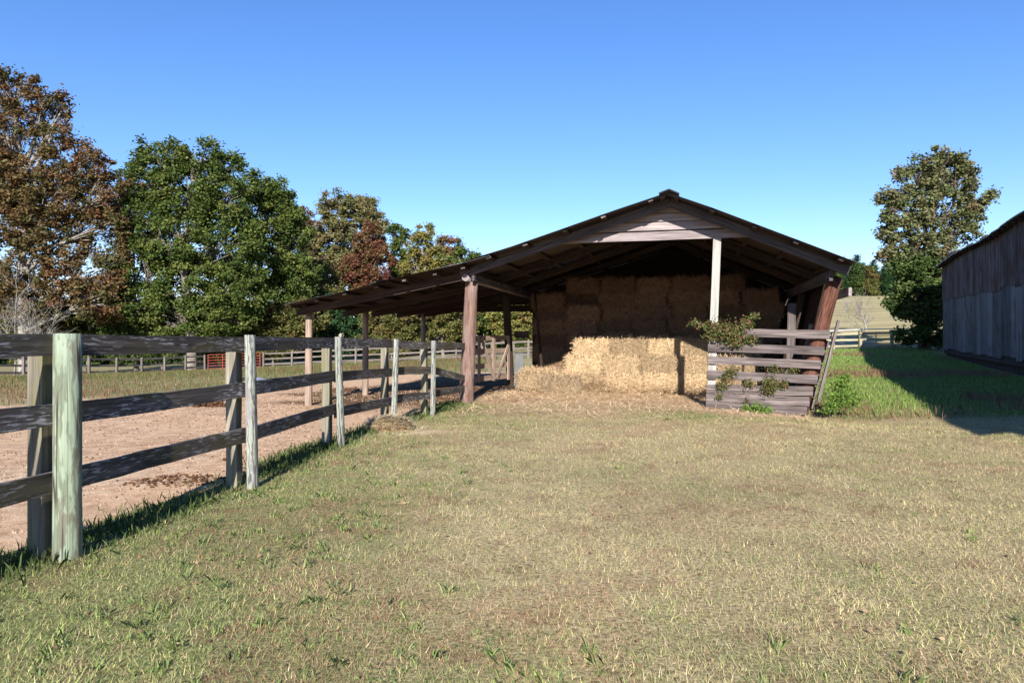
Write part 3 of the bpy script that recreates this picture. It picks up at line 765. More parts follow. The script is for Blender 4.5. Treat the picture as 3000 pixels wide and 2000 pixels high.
# ------------------------------------------------------------------ metal barn on the right
mb0 = Vector((6.9, -1.2, 0)); mb1 = Vector((24.0, 38.0, 0)); md = (mb1 - mb0).normalized(); mn = Vector((md.y, -md.x, 0)); ML = (mb1 - mb0).length
mbarn = thing('metal_barn', (mb0.x + mn.x * 5, mb0.y + mn.y * 5, gzf(mb0.x, mb0.y)), 'tall barn with rusty corrugated tin wall in shade at the right edge', 'barn')
def MP(s, o, z): return mb0 + md * s + mn * o + Vector((0, 0, z))
def base_z(s): return .24 + .72 * (s / ML)
def corr(hgt, w=.74, ribs=9):
    vs = []; fs = []
    for k in range(ribs * 2 + 1):
        xx = w * k / (ribs * 2) - w / 2; zz = .012 if k % 2 else -.012
        vs += [(-hgt / 2, xx, zz), (hgt / 2, xx, zz)]
    for k in range(ribs * 2): i = 2 * k; fs.append((i, i + 2, i + 3, i + 1))
    return vs, fs
SW = .70; ns = int(ML / SW); EAVE = 5.55
lo_vs, lo_fs = corr(2.75); up_vs, up_fs = corr(2.35)
lo_me = bpy.data.meshes.new('wall_sheet'); lo_me.from_pydata(lo_vs, [], lo_fs); lo_me.materials.append(M['wall_tin'])
up_me = bpy.data.meshes.new('wall_sheet'); up_me.from_pydata(up_vs, [], up_fs); up_me.materials.append(M['wall_tin_rusty'])
rotw = Matrix((Vector((0, 0, 1)), md, Vector((0, 0, 1)).cross(md))).transposed().to_4x4()
for k in range(ns):
    s = (k + .5) * SW; zb = base_z(s) + random.uniform(-.06, .08)
    tl_ = Matrix.Rotation(random.uniform(-.012, .012), 4, mn) @ Matrix.Rotation(random.uniform(-.02, .02), 4, Vector((0, 0, 1)))
    o = link('wall_sheet', lo_me, None, mbarn, Matrix.Translation(MP(s, -.012 * (k % 2) - random.uniform(0, .02), zb + 1.375)) @ tl_ @ rotw)
    o = link('wall_sheet', up_me, None, mbarn, Matrix.Translation(MP(s, -.035 - .012 * (k % 2) - random.uniform(0, .02), zb + 2.70 + 1.12)) @ tl_ @ rotw)
    board('rafter', MP(s, -.38, EAVE - .10 + .05 * math.sin(s * .55)), MP(s, 1.0, EAVE + .38), .12, .05, M['dark'], mbarn, segs=1)
# sill beam, body behind the sheets and the roof
for k in range(4):
    s0 = ML * k / 4; s1 = ML * (k + 1) / 4 - .02
    board('sill_beam', MP(s0, .12, base_z(s0) - .10), MP(s1, .12, base_z(s1) - .10), .28, .16, M['dark'], mbarn, segs=3)
WDT = 9.0
def flat(name, pts, mat, parent):
    return mesh_obj(name, [Vector(p) for p in pts], [tuple(range(len(pts)))], mat, parent)
def wall_box(name, a, b, th, mat):      # thick wall from a to b with given outline heights
    (s0, o0, zt0), (s1, o1, zt1) = a, b; d_ = (MP(s1, o1, 0) - MP(s0, o0, 0)).normalized(); n_ = Vector((d_.y, -d_.x, 0)) * th
    p = [MP(s0, o0, -.3), MP(s1, o1, -.3), MP(s1, o1, zt1), MP(s0, o0, zt0)]
    vs = p + [q + n_ for q in p]
    return mesh_obj(name, vs, [(0, 1, 2, 3), (7, 6, 5, 4), (0, 4, 5, 1), (1, 5, 6, 2), (2, 6, 7, 3), (3, 7, 4, 0)], mat, mbarn)
wall_box('gable_wall', (0.02, .16, EAVE), (0.02, WDT / 2, EAVE + 1.9), .06, M['wall_tin'])
wall_box('gable_wall', (0.02, WDT / 2, EAVE + 1.9), (0.02, WDT - .16, EAVE), .06, M['wall_tin'])
wall_box('gable_wall', (ML, .16, EAVE), (ML, WDT / 2, EAVE + 1.9), .06, M['wall_tin'])
wall_box('gable_wall', (ML, WDT / 2, EAVE + 1.9), (ML, WDT - .16, EAVE), .06, M['wall_tin'])
wall_box('far_wall', (0, WDT, EAVE), (ML, WDT, EAVE), .06, M['wall_tin'])
wall_box('inner_wall', (.1, .24, EAVE), (ML - .1, .24, EAVE), .05, M['dark'])
for side in (0, 1):
    vs = []; fs = []; n = 90
    for k in range(n + 1):
        s = -.25 + (ML + .5) * k / n; wv = .05 * math.sin(s * .55) + random.uniform(-.025, .025)
        for o_, z in ((-.45, EAVE + .0 + wv), (WDT / 2 if side == 0 else WDT / 2, EAVE + 2.02)):
            oo = o_ if side == 0 else WDT - o_
            vs += [MP(s, oo, z), MP(s, oo, z - .035)]
    for k in range(n):
        i = 4 * k; fs += [(i, i + 4, i + 6, i + 2), (i + 1, i + 3, i + 7, i + 5), (i, i + 1, i + 5, i + 4), (i + 2, i + 6, i + 7, i + 3)]
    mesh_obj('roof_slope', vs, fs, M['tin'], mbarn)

# ------------------------------------------------------------------ trees
PAL = dict(
    green=[((.062, .095, .022), 5), ((.095, .130, .030), 4), ((.14, .16, .042), 2), ((.035, .06, .016), 2)],
    dkgreen=[((.045, .075, .022), 5), ((.065, .105, .028), 4), ((.11, .14, .04), 2)],
    brown=[((.135, .080, .038), 5), ((.105, .082, .034), 5), ((.15, .065, .034), 2.5), ((.07, .08, .03), 4), ((.18, .12, .055), 2)],
    rust=[((.17, .08, .045), 5), ((.16, .105, .045), 4), ((.12, .115, .04), 4), ((.17, .05, .04), 1)],
    olive=[((.12, .13, .04), 5), ((.16, .15, .05), 4), ((.07, .085, .022), 3), ((.14, .095, .04), 2)],
    pale=[((.20, .175, .075), 4), ((.16, .16, .06), 4), ((.20, .14, .085), 3), ((.10, .125, .04), 3)],
    yellow=[((.22, .19, .055), 4), ((.17, .175, .05), 4), ((.115, .14, .04), 3), ((.19, .12, .045), 1)],
    red=[((.145, .055, .036), 5), ((.145, .08, .04), 5), ((.115, .10, .04), 4), ((.13, .035, .035), 2)],
    oakbr=[((.13, .145, .06), 5), ((.175, .17, .085), 4), ((.095, .12, .045), 4), ((.17, .10, .06), 1)],
    weed=[((.07, .13, .022), 5), ((.10, .17, .032), 4), ((.15, .21, .05), 2)],
    vine=[((.06, .085, .024), 5), ((.09, .115, .034), 4), ((.15, .125, .055), 3), ((.15, .07, .04), 3)],
    pine=[((.022, .055, .022), 5), ((.035, .075, .028), 4), ((.05, .085, .03), 1)])
def pick(pal, n):
    cs = np.array([c for c, w in PAL[pal]]); w = np.array([w for c, w in PAL[pal]], float); w /= w.sum()
    return cs[rng.choice(len(cs), n, p=w)]

def tree(name, label, base, lobes, pal, n_leaf, leaf=.17, cl=.55, trunk_r=.3, bark='bark', cat='tree', group=None, dens=1.0, shell=.45, trunk=True, droop=0.0, elong=1.0):
    """lobes: (centre xyz, radius xyz) in metres; leaves gathered in clusters at the ends of branches"""
    base = np.array([base[0], base[1], gzf(base[0], base[1])])
    root = thing(name, base, label, cat, group)
    n_leaf = int(n_leaf * 2.6); dens = dens * 2.1; cl = cl * .88
    area = np.array([r[0] * r[2] for c, r in lobes]); ncl = max(len(lobes) * 5, int(dens * area.sum() / (cl * cl) * 1.25))
    cen = []; lob = []
    for li, (c, r) in enumerate(lobes):
        k = max(4, int(ncl * area[li] / area.sum())); dv = rvec(k); rad = shell + (1 - shell) * rng.random(k) ** .6
        p = np.array(c) + dv * rad[:, None] * np.array(r); p = p[p[:, 2] > base[2] + .25]
        cen.append(p); lob += [li] * len(p)
    cen = np.concatenate(cen); nc = len(cen)
    per = max(6, n_leaf // nc)
    idx = np.repeat(np.arange(nc), per); n = len(idx)
    crad = cl * rng.uniform(.6, 1.3, nc)
    off = rng.normal(size=(n, 3)) * np.array([.52, .52, .40]) * crad[idx][:, None]
    if droop: off[:, 2] -= np.abs(rng.normal(size=n)) * droop
    pos = cen[idx] + off
    keep = pos[:, 2] > gz(pos[:, 0], pos[:, 1]) + .05; pos = pos[keep]; idx = idx[keep]; n = len(pos)
    ax = rvec(n); ax[:, 2] *= .7; nn = rvec(n); nn[:, 2] = np.abs(nn[:, 2]) + .35; nn[:, 1] -= .25
    ay = np.cross(nn, ax); ay /= np.linalg.norm(ay, axis=1, keepdims=True) + 1e-9
    sz = leaf * rng.uniform(.6, 1.35, (n, 1)); v = quads(pos, ax * sz * .62 * elong, ay * sz * .42)
    cc = pick(pal, nc)[idx] * .6 + pick(pal, n) * .4
    cc = cc * rng.uniform(.75, 1.3, (n, 1))
    tri_soup('crown', v - np.tile(base, (len(v), 1)), M['leaf'], cc, 4, root, Matrix.Translation(base))
    # trunk, limbs to lobes, branches to clusters
    if trunk:
        paths = []; top = max(lobes, key=lambda q: q[0][2])[0]
        tp = np.array([base[0] * .5 + top[0] * .5, base[1] * .6 + top[1] * .4, base[2] + .72 * (top[2] - base[2])])
        pts = [base - np.array([0, 0, .3])] + [base + (tp - base) * f + rng.normal(size=3) * np.array([.12, .12, 0]) * trunk_r * 2 for f in (.12, .4, .7)] + [tp]
        paths.append((pts, [trunk_r * 1.35, trunk_r, trunk_r * .8, trunk_r * .55, trunk_r * .3]))
        for li, (c, r) in enumerate(lobes):
            f = min(.95, max(.18, ((c[2] - r[2] * .6) - base[2]) / max(.5, tp[2] - base[2]) * .75))
            s = base + (tp - base) * f; c = np.array(c); md_ = (s + c) / 2 + rng.normal(size=3) * .15 * np.array(r)
            paths.append(([s, md_, c], [trunk_r * .5, trunk_r * .34, trunk_r * .16]))
            mine = [q for q in range(nc) if lob[q] == li]
            for q in mine[:: max(1, len(mine) // 26)]:
                m_ = c * .45 + cen[q] * .55 + rng.normal(size=3) * .2
                s0 = md_ + (c - md_) * rng.random()
                paths.append(([s0, m_, cen[q]], [trunk_r * .11, trunk_r * .07, trunk_r * .03]))
        vs, fs = tubes(paths)
        bv = Vector(base); mesh_obj('trunk', [Vector(p) - bv for p in vs], fs, M[bark], root, Matrix.Translation(base), smooth=True)
    return root

def PL(lst, Yv, dep=.85, jy=2.0):
    """lobes from (x, y, rx, ry) seen in the photograph, at depth Yv"""
    k = Yv / 2000; out = []
    for q in lst:
        x_, y_, rx, ry = q[:4]; dy = q[4] if len(q) > 4 else 0; c = at(x_, y_, Yv + dy)
        out.append((c, (rx * k, (rx + ry) / 2 * k * dep, ry * k)))
    return out
def BX(px, Yv): return ((px - 1500) / 2000 * Yv, Yv)

GT = 'trees standing beyond the far paddock fence'
tree('oak_tree', 'tall oak with brown autumn leaves at the left edge', BX(70, 58),
     PL([(40, 270, 75, 75), (130, 300, 55, 65), (20, 400, 120, 90), (150, 400, 60, 60), (190, 310, 24, 36), (70, 520, 160, 100), (230, 500, 115, 85), (150, 590, 150, 90), (20, 600, 120, 100), (300, 560, 85, 80),
         (120, 650, 150, 100), (290, 670, 90, 80), (-60, 500, 120, 200), (60, 780, 170, 100), (240, 790, 110, 80), (100, 880, 150, 70), (280, 880, 90, 80), (340, 790, 60, 70)], 58), 'brown', 34000, .22, .62, .42, 'bark_pale', group=GT, shell=.35, dens=.8)
tree('oak_tree', 'broad dense green oak standing left of the lean-to roof', BX(560, 60),
     PL([(480, 455, 85, 55), (590, 465, 75, 55), (660, 480, 50, 55), (440, 540, 95, 80), (560, 560, 130, 90), (660, 590, 90, 90), (420, 650, 85, 90), (520, 700, 130, 110), (650, 720, 130, 110),
         (430, 790, 110, 100), (560, 840, 130, 100), (690, 850, 120, 90), (400, 890, 90, 70), (520, 920, 110, 70), (650, 930, 110, 70)], 60), 'green', 42000, .21, .62, .45, 'bark', group=GT, shell=.5)
tree('oak_tree', 'rounded green tree directly right of the broad green oak', BX(770, 66),
     PL([(750, 560, 60, 55), (820, 580, 60, 65), (780, 660, 95, 90), (850, 690, 55, 90), (760, 780, 110, 100), (860, 820, 80, 90), (800, 890, 110, 80)], 66), 'green', 24000, .22, .65, .36, 'bark', group=GT, shell=.5)
tree('young_oak', 'thin half-bare brown tree between the brown and the green oak', BX(400, 66),
     PL([(380, 560, 45, 70), (350, 640, 60, 70), (400, 700, 60, 70)], 66), 'rust', 4200, .2, .5, .2, 'bark', group=GT, shell=.3, dens=.7)
tree('tall_tree', 'tall thin brownish-green tree rising over the lean-to at its left', BX(985, 88),
     PL([(960, 640, 26, 75), (1000, 600, 28, 50), (1010, 690, 34, 80), (940, 740, 40, 80), (1000, 780, 60, 60)], 88, 1.2), 'pale', 12000, .24, .6, .3, 'bark', group=GT, shell=.2, dens=1.0)
tree('tall_tree', 'tall thin brown-topped tree right beside the thin brownish-green one', BX(1075, 90),
     PL([(1050, 620, 28, 55), (1085, 640, 30, 70), (1115, 680, 18, 60), (1075, 720, 45, 60), (1060, 800, 60, 60)], 90, 1.2), 'pale', 11000, .24, .6, .3, 'bark', group=GT, shell=.2)
tree('red_tree', 'dark red and rust coloured tree just above the lean-to roof', BX(1060, 78),
     PL([(1085, 700, 40, 45), (1060, 760, 55, 55), (1110, 770, 45, 60), (1030, 810, 45, 60), (1080, 840, 70, 60), (1090, 920, 80, 80)], 78), 'red', 13000, .23, .6, .25, 'bark', group=GT)
tree('small_tree', 'reddish-brown tree top peeping between green tree and tall thin trees', BX(905, 92),
     PL([(895, 640, 25, 45), (910, 720, 45, 60), (900, 810, 50, 60)], 92), 'rust', 5000, .24, .6, .2, 'bark', group=GT)
tree('spire_tree', 'narrow pointed green tree right of the red tree', BX(1165, 86),
     PL([(1155, 690, 16, 45), (1180, 700, 14, 35), (1165, 760, 40, 55), (1180, 830, 60, 70), (1150, 900, 70, 60)], 86), 'green', 9500, .24, .6, .22, 'bark', group=GT)
tree('yellow_tree', 'yellow-green tree behind the middle of the lean-to roof', BX(1240, 82),
     PL([(1245, 675, 22, 30), (1235, 730, 45, 50), (1275, 770, 40, 50), (1220, 800, 50, 60), (1270, 850, 60, 60), (1240, 920, 70, 60)], 82), 'yellow', 12000, .23, .6, .22, 'bark_pale', group=GT)
tree('small_tree', 'brown-red tree top above the right end of the lean-to', BX(1310, 92),
     PL([(1305, 710, 25, 25), (1335, 720, 18, 25), (1310, 770, 45, 50), (1320, 850, 60, 60)], 92), 'rust', 6000, .24, .6, .22, 'bark', group=GT)
tree('small_tree', 'dark green tree where the lean-to meets the barn roof', BX(1360, 80),
     PL([(1345, 755, 35, 30), (1385, 760, 22, 28), (1360, 810, 60, 50), (1400, 850, 60, 60), (1370, 910, 70, 60)], 80), 'green', 9000, .23, .6, .22, 'bark', group=GT)
tree('mixed_tree', 'olive tree seen low behind the lean-to posts', BX(1300, 66), PL([(1290, 920, 65, 60), (1350, 930, 60, 60), (1270, 980, 70, 40)], 66), 'olive', 8000, .2, .5, .2, 'bark', group=GT)
tree('mixed_tree', 'green and rust bush right of the white dead tree', BX(1500, 66), PL([(1480, 930, 45, 50), (1530, 920, 45, 60), (1580, 940, 50, 60), (1510, 980, 60, 30)], 66), 'yellow', 9000, .2, .5, .2, 'bark', group=GT)
# shrubs under the trees
GS = 'shrubs growing along the far paddock fence'
shr = [(250, 62, 'dkgreen', [(250, 930, 90, 75), (330, 960, 70, 60), (200, 980, 70, 60), (300, 880, 80, 60), (160, 940, 80, 70)], 'dark green shrub under the brown oak'),
       (480, 62, 'dkgreen', [(420, 950, 90, 65), (510, 960, 80, 60), (470, 1010, 130, 55), (370, 930, 60, 60)], 'low bright-topped green shrub left of the red gate'),
       (680, 64, 'dkgreen', [(620, 960, 80, 70), (700, 960, 80, 65), (660, 1010, 120, 55)], 'dark shrub behind the red gate'),
       (800, 64, 'olive', [(790, 930, 75, 60), (850, 950, 70, 60), (800, 1000, 100, 50), (900, 930, 60, 60)], 'olive shrub behind the first lean-to post'),
       (1000, 68, 'pine', [(960, 920, 60, 60), (1030, 930, 60, 60), (990, 1000, 100, 50)], 'deep green feathery shrub between the first two lean-to posts'),
       (1150, 64, 'olive', [(1120, 930, 60, 60), (1190, 930, 60, 60), (1150, 1000, 100, 45)], 'soft olive willow-like shrub between the second and third lean-to posts'),
       (1420, 70, 'dkgreen', [(1390, 920, 55, 60), (1450, 930, 55, 60), (1420, 990, 70, 40)], 'dark shrub behind the left barn post'),
       (100, 60, 'olive', [(60, 900, 110, 75), (150, 930, 80, 60), (-30, 920, 100, 90), (80, 985, 140, 50)], 'wispy olive-brown bush at the left edge above the fence')]
for px, Yv, pal, lb, lab in shr:
    tree('shrub', lab, BX(px, Yv), PL(lb, Yv), pal, 8500, .19 if pal != 'olive' else .15, .5, .1, 'bark', 'shrub', GS, shell=.4, elong=1.0 if pal not in ('olive', 'pine') else 1.6)

def bare_tree(name, label, base, h, spread, r, bark, levels=4, n=5, seed=1, cat='shrub', lean=(0, 0)):
    rr = random.Random(seed); b = Vector((base[0], base[1], gzf(*base))); root = thing(name, b, label, cat); paths = []
    def grow(p, d, L, rad, lv):
        pts = [p]; q = p; dd = d
        for k in range(3):
            dd = (dd + Vector((rr.gauss(0, .16), rr.gauss(0, .16), rr.gauss(0, .1) + .03))).normalized(); q = q + dd * L / 3; pts.append(q)
        paths.append((pts, [rad, rad * .8, rad * .65, rad * .45]))
        if lv == 0: return
        for k in range(n if lv > 1 else n - 1):
            f = rr.choice((1, 2, 3)); ax_ = Vector((rr.gauss(0, 1), rr.gauss(0, 1), rr.gauss(.1, .5))).normalized()
            grow(pts[f], (dd * .9 + ax_ * spread).normalized(), L * rr.uniform(.45, .7), rad * .5, lv - 1)
    for k in range(3): grow(b - Vector((0, 0, .1)), Vector((rr.gauss(lean[0], .35), rr.gauss(lean[1], .35), 1)).normalized(), h * .5, r, levels - 1)
    vs, fs = tubes(paths, 4); mesh_obj('branch_work', [v - b for v in vs], fs, M[bark], root, Matrix.Translation(b), smooth=True); return root
tree('mixed_tree', 'olive green tree filling in between the green trees and the lean-to eave', BX(915, 74), PL([(900, 800, 55, 60), (950, 830, 55, 60), (880, 880, 70, 60), (960, 900, 70, 60)], 74), 'olive', 9000, .22, .55, .2, 'bark', group=GT)
bare_tree('bare_shrub', 'leafless grey twiggy shrub in front of the brown oak at the left edge', BX(40, 52), 9.5, .9, .07, 'bark_pale', 4, 6, 3, lean=(.25, 0))
bare_tree('dead_tree', 'small white dead tree seen between the left barn post and the hay', BX(1428, 60), 4.0, .6, .10, 'bark_pale', 2, 4, 5, 'tree')
bare_tree('bare_shrub', 'bare grey bush standing alone in the tan field', BX(2540, 62), 4.2, .8, .06, 'bark_pale', 4, 6, 9)

# oak by the metal barn
tree('oak_tree', 'lone round-crowned olive-brown oak beside the metal barn', BX(2705, 42.5),
     PL([(2760, 470, 75, 40), (2680, 510, 70, 50), (2800, 530, 80, 65), (2860, 590, 50, 50), (2630, 590, 60, 60), (2720, 610, 90, 70), (2820, 660, 75, 55), (2600, 660, 40, 50),
         (2680, 700, 80, 55), (2760, 740, 75, 50), (2600, 740, 45, 35), (2660, 780, 65, 40), (2730, 800, 60, 50)], 42.5), 'oakbr', 13500, .165, .40, .28, 'bark_dark', shell=.2, dens=.72)
tree('young_oak', 'dark low leafy growth at the foot of the lone oak', BX(2722, 41.5),
     PL([(2700, 850, 70, 50), (2740, 900, 50, 70), (2670, 920, 45, 45), (2730, 975, 55, 35), (2650, 985, 25, 20), (2620, 885, 22, 14), (2690, 790, 60, 40)], 41.5), 'dkgreen', 9000, .18, .45, .12, 'bark_dark', 'shrub')

# far wood behind the field: three tree shapes, copied
def dup(root, loc, label=None, scale=1, rz=0):
    r = root.copy(); C.objects.link(r); r.location = loc; r.scale = (scale,) * 3; r.rotation_euler = (0, 0, rz)
    if label: r['label'] = label
    for ch in list(root.children):
        c = ch.copy(); C.objects.link(c); c.parent = r
    return r
GW = 'trees of the far wood behind the tan field'; LW = 'dark green tree in the far wood behind the tan field'
protos = []
for i, (pal, hh) in enumerate((('pine', 15), ('dkgreen', 13), ('olive', 12))):
    bx, by = 112 + 5 * i, 232
    g = gzf(bx, by)
    lb = [((bx + rng.normal() * .8, by, g + hh * f), (w_, w_, hh * .2)) for f, w_ in ((.08, 3.2), (.3, 3.4), (.45, 3.3), (.6, 3.0), (.78, 2.3), (.92, 1.2))]
    protos.append(tree('far_tree', LW, (bx, by), lb, pal, 4200, .55, 1.2, .25, 'bark', 'tree', GW, dens=1.3, shell=.5))
for p_ in protos: p_.scale = (.78,) * 3
for k in range(44):
    px = 2440 + k * 12 + rng.normal() * 5; Yv = 226 + rng.uniform(0, 34); bx, by = BX(px, Yv)
    dup(protos[int(rng.choice(3, p=(.45, .35, .2)))], (bx, by, gzf(bx, by) - .5), None, rng.uniform(.62, .95), rng.uniform(0, 6))

for k in range(40):
    bx, by = -84 + k * 2.55 + rng.normal() * .8, 96 + rng.uniform(0, 14)
    o = dup(protos[int(rng.choice(3, p=(.25, .5, .25)))], (bx, by, gzf(bx, by) - .6), 'dark tree of the wood standing behind the paddock trees', rng.uniform(.62, .85), rng.uniform(0, 6)); o['group'] = 'wood behind the paddock trees'
# ------------------------------------------------------------------ grass
def blades(x, y, h, w, col, lean, tipw=0.0, zoff=-.005, bend=True, flat=None):
    n = len(x); an = rng.uniform(0, 2 * np.pi, n); la = np.abs(rng.normal(0, 1, n)) * lean
    la = np.clip(la, 0, 1.45)
    if flat is not None: la = np.clip(rng.uniform(.25, 1.0, n) * flat + .25, 0, 1.5)
    z = gz(x, y) + zoff; dx = np.cos(an); dy = np.sin(an)
    fa = an + np.pi / 2 + rng.normal(0, .5, n)
    px = np.cos(fa) * w / 2; py = np.sin(fa) * w / 2
    hx = dx * np.sin(la) * h; hy = dy * np.sin(la) * h; hz = np.cos(la) * h
    b0 = np.stack([x - px, y - py, z], 1); b1 = np.stack([x + px, y + py, z], 1)
    tip = np.stack([x + hx, y + hy, z + hz], 1)
    if not bend:
        v = np.stack([b0, b1, tip], 1).reshape(-1, 3); return v, col, 3
    mx = np.stack([x + hx * .45, y + hy * .45, z + hz * .62 + .02 * h], 1); pv = np.stack([px, py, 0 * px], 1) * .9
    v = np.stack([b0, b1, mx + pv, tip, mx - pv], 1).reshape(-1, 3); return v, col, 5

def frustum_pts(dens0, y0, y1, pw, margin=1.6, xmin=None):
    """points thinning out with distance from the camera over the part of the ground in view"""
    N = 0; out = []
    ys = np.arange(y0, y1, .25)
    for yy in ys:
        hw = .76 * yy + margin; dn = dens0 * (2.7 / max(yy, 2.7)) ** pw; k = int(dn * .25 * 2 * hw)
        out.append(np.stack([rng.uniform(-hw, hw, k), rng.uniform(yy, yy + .25, k)], 1))
    p = np.concatenate(out); return p[:, 0], p[:, 1]

def lawn_ok(x, y):
    t, d = barn_td(x, y); dm = dirt_mask(x, y); st = straw_mask(x, y)
    inside = (t > -.1) & (t < 7.3) & (d > .3)
    return (1 - sstep(.25, .6, dm)) * (1 - .75 * sstep(.35, .9, st)) * np.where(inside, 0, 1)
x, y = frustum_pts(9500, 1.6, 15.5, 1.2)
k = rng.random(len(x)) < lawn_ok(x, y); x, y = x[k], y[k]
g = green_mask(x, y); isg = rng.random(len(x)) < np.clip(.10 + .62 * g + (vnoise(x, y, 5.0, 44) - .5) * .5, .04, .85)
patch = fbm(x, y, 1.1, 47); brn = (patch > .6) & (rng.random(len(x)) < .55)
n = len(x); sc_ = 1 + .05 * np.maximum(0, y - 4)
dry = np.array([[.50, .41, .22], [.62, .52, .31], [.41, .32, .185], [.54, .475, .225], [.33, .22, .13]])[rng.choice(5, n, p=(.3, .24, .2, .16, .10))]
grn_ = np.array([[.20, .25, .085], [.26, .30, .11], [.34, .345, .13], [.16, .205, .085]])[rng.choice(4, n, p=(.35, .3, .2, .15))]
col = np.where(isg[:, None], grn_, dry); col = np.where(brn[:, None], np.array([.33, .21, .13]), col) * rng.uniform(.6, 1.3, (n, 1)) * (.84 + .36 * vnoise(x, y, 2.6, 49) + .3 * vnoise(x, y, .55, 52))[:, None]
h = np.where(isg, rng.uniform(.018, .05, n), rng.uniform(.022, .06, n)) * (1 + .1 * (y > 8)); w = np.where(isg, .0042, .0034) * sc_ * rng.uniform(.7, 1.3, n)
v, cl, per = blades(x, y, h, w, col, np.where(isg, .9, 1.25), bend=False, flat=np.where(isg, 1.0, 1.25))
tag(tri_soup('grass', v, M['blade'], cl, per), 'short mown lawn of mixed dry tan and green blades', 'grass', kind='stuff')
# coarse crabgrass tufts and broad weeds in the lawn
x, y = frustum_pts(34, 1.6, 13, .9)
pr_ = lawn_ok(x, y) * sstep(.35, .8, green_mask(x, y) + .25 * (fbm(x, y, 1.2, 77) - .5) * 2)
k = rng.random(len(x)) < pr_; x, y = x[k], y[k]; nt = len(x); per_t = 12
xx = np.repeat(x, per_t) + rng.normal(0, .022, nt * per_t); yy = np.repeat(y, per_t) + rng.normal(0, .022, nt * per_t); n = nt * per_t
bl = np.repeat(rng.uniform(.35, 1.25, nt), per_t)
col = np.array([[.21, .29, .085], [.26, .33, .11], [.31, .34, .14], [.17, .25, .10]])[rng.choice(4, n)] * rng.uniform(.8, 1.2, (n, 1))
v, cl, per = blades(xx, yy, rng.uniform(.035, .085, n) * bl, .0058 * rng.uniform(.6, 1.5, n) * (1 + .04 * np.maximum(0, yy - 4)), col, 1.15, flat=.8)
tag(tri_soup('crabgrass', v, M['blade'], cl, per), 'coarse green crabgrass tufts scattered over the lawn', 'grass', kind='stuff')
# tall grass strip between the barns
n = 170000; x = rng.uniform(5, 26, n); y = rng.uniform(11.5, 45, n); t, d = barn_td(x, y)
s_ = (x - mb0.x) * md.x + (y - mb0.y) * md.y; o_ = (x - mb0.x) * mn.x + (y - mb0.y) * mn.y
pr_ = sstep(7.35, 7.7, t + .0 * d + (fbm(x, y, 1, 5) - .5) * .5) * sstep(-1.0, .6, d + (fbm(x, y, .7, 6) - .5) * 2) * (o_ < -.1) * np.clip(1.25 - y / 60, 0, 1)
k = rng.random(n) < pr_; x, y = x[k], y[k]; n = len(x); t, d = barn_td(x, y)
rd = fbm(x, y, .45, 91); red = (rng.random(n) < sstep(.56, .72, rd) * .7)
col = np.array([[.155, .28, .05], [.21, .33, .065], [.30, .37, .11], [.13, .22, .05]])[rng.choice(4, n)]
col = np.where(red[:, None], np.array([.28, .18, .11]), col) * rng.uniform(.75, 1.25, (n, 1))
v, cl, per = blades(x, y, rng.uniform(.05, .14, n) * (1 + .8 * red), .0065 * (1 + .05 * (y - 12)) * rng.uniform(.7, 1.3, n), col, .5, bend=True)
tag(tri_soup('tall_grass', v, M['blade'], cl, per), 'tall lush green grass filling the strip between the two barns', 'grass', kind='stuff')
# paddock grass and reddish weeds
n = 150000; x = rng.uniform(-45, 6, n); y = rng.uniform(12, 58, n); t, d = barn_td(x, y)
pr_ = (1 - sstep(.2, .6, dirt_mask(x, y))) * (x < fence_x(np.clip(y, 0, 15.5)) - .1) * np.where(y > 15.4, (t < -.2) | (d > 9.5), 1) * (np.abs(x) < .8 * y + 2) * np.clip(1.2 - y / 90, .2, 1)
k = rng.random(n) < pr_; x, y = x[k], y[k]; n = len(x)
rd = fbm(x, y, .16, 55); redz = sstep(-6, -16, x) * (1 - sstep(24, 36, y)) * .5
red = rng.random(n) < np.clip(sstep(.5, .68, rd) * .35 + redz * .6, 0, .7)
col = np.array([[.11, .13, .045], [.15, .155, .055], [.085, .115, .03], [.21, .18, .085]])[rng.choice(4, n)]
rc = np.array([[.20, .10, .06], [.24, .14, .09], [.16, .075, .05]])[rng.choice(3, n)]
col = np.where(red[:, None], rc, col) * rng.uniform(.75, 1.25, (n, 1))
hh = rng.uniform(.10, .26, n) * np.where(red, 1.45, 1.0) * (1 - .25 * (y < 30))
v, cl, per = blades(x, y, hh, .016 * (1 + .035 * (y - 12)) * rng.uniform(.7, 1.3, n), col, .55, bend=False)
tag(tri_soup('paddock_grass', v, M['blade'], cl, per), 'rough green and reddish weedy grass across the far paddock', 'grass', kind='stuff')
# clover and broad weed leaves close to the fence, dead leaves on the lawn
x, y = frustum_pts(5, 1.8, 11, .7); k = rng.random(len(x)) < lawn_ok(x, y) * sstep(.45, .8, green_mask(x, y)); x, y = x[k], y[k]; nt = len(x)
xx = np.repeat(x, 26) + rng.normal(0, .07, nt * 26); yy = np.repeat(y, 26) + rng.normal(0, .07, nt * 26); n = len(xx)
ax = rvec(n); ax[:, 2] *= .35; nn = rvec(n); nn[:, 2] = np.abs(nn[:, 2]) + .8; nn[:, 1] -= .5; ay = np.cross(nn, ax); ay /= np.linalg.norm(ay, axis=1, keepdims=True)
sz = rng.uniform(.005, .013, (n, 1)); v = quads(np.stack([xx, yy, gz(xx, yy) + rng.uniform(.008, .035, n)], 1), ax * sz, ay * sz * .6)
cl = np.array([[.18, .26, .07], [.24, .31, .10], [.14, .21, .065]])[rng.choice(3, n)] * rng.uniform(.8, 1.2, (n, 1))
tag(tri_soup('clover', v, M['blade'], cl, 4), 'low bright clover and broad weed leaves in patches of the lawn', 'clover', kind='stuff')
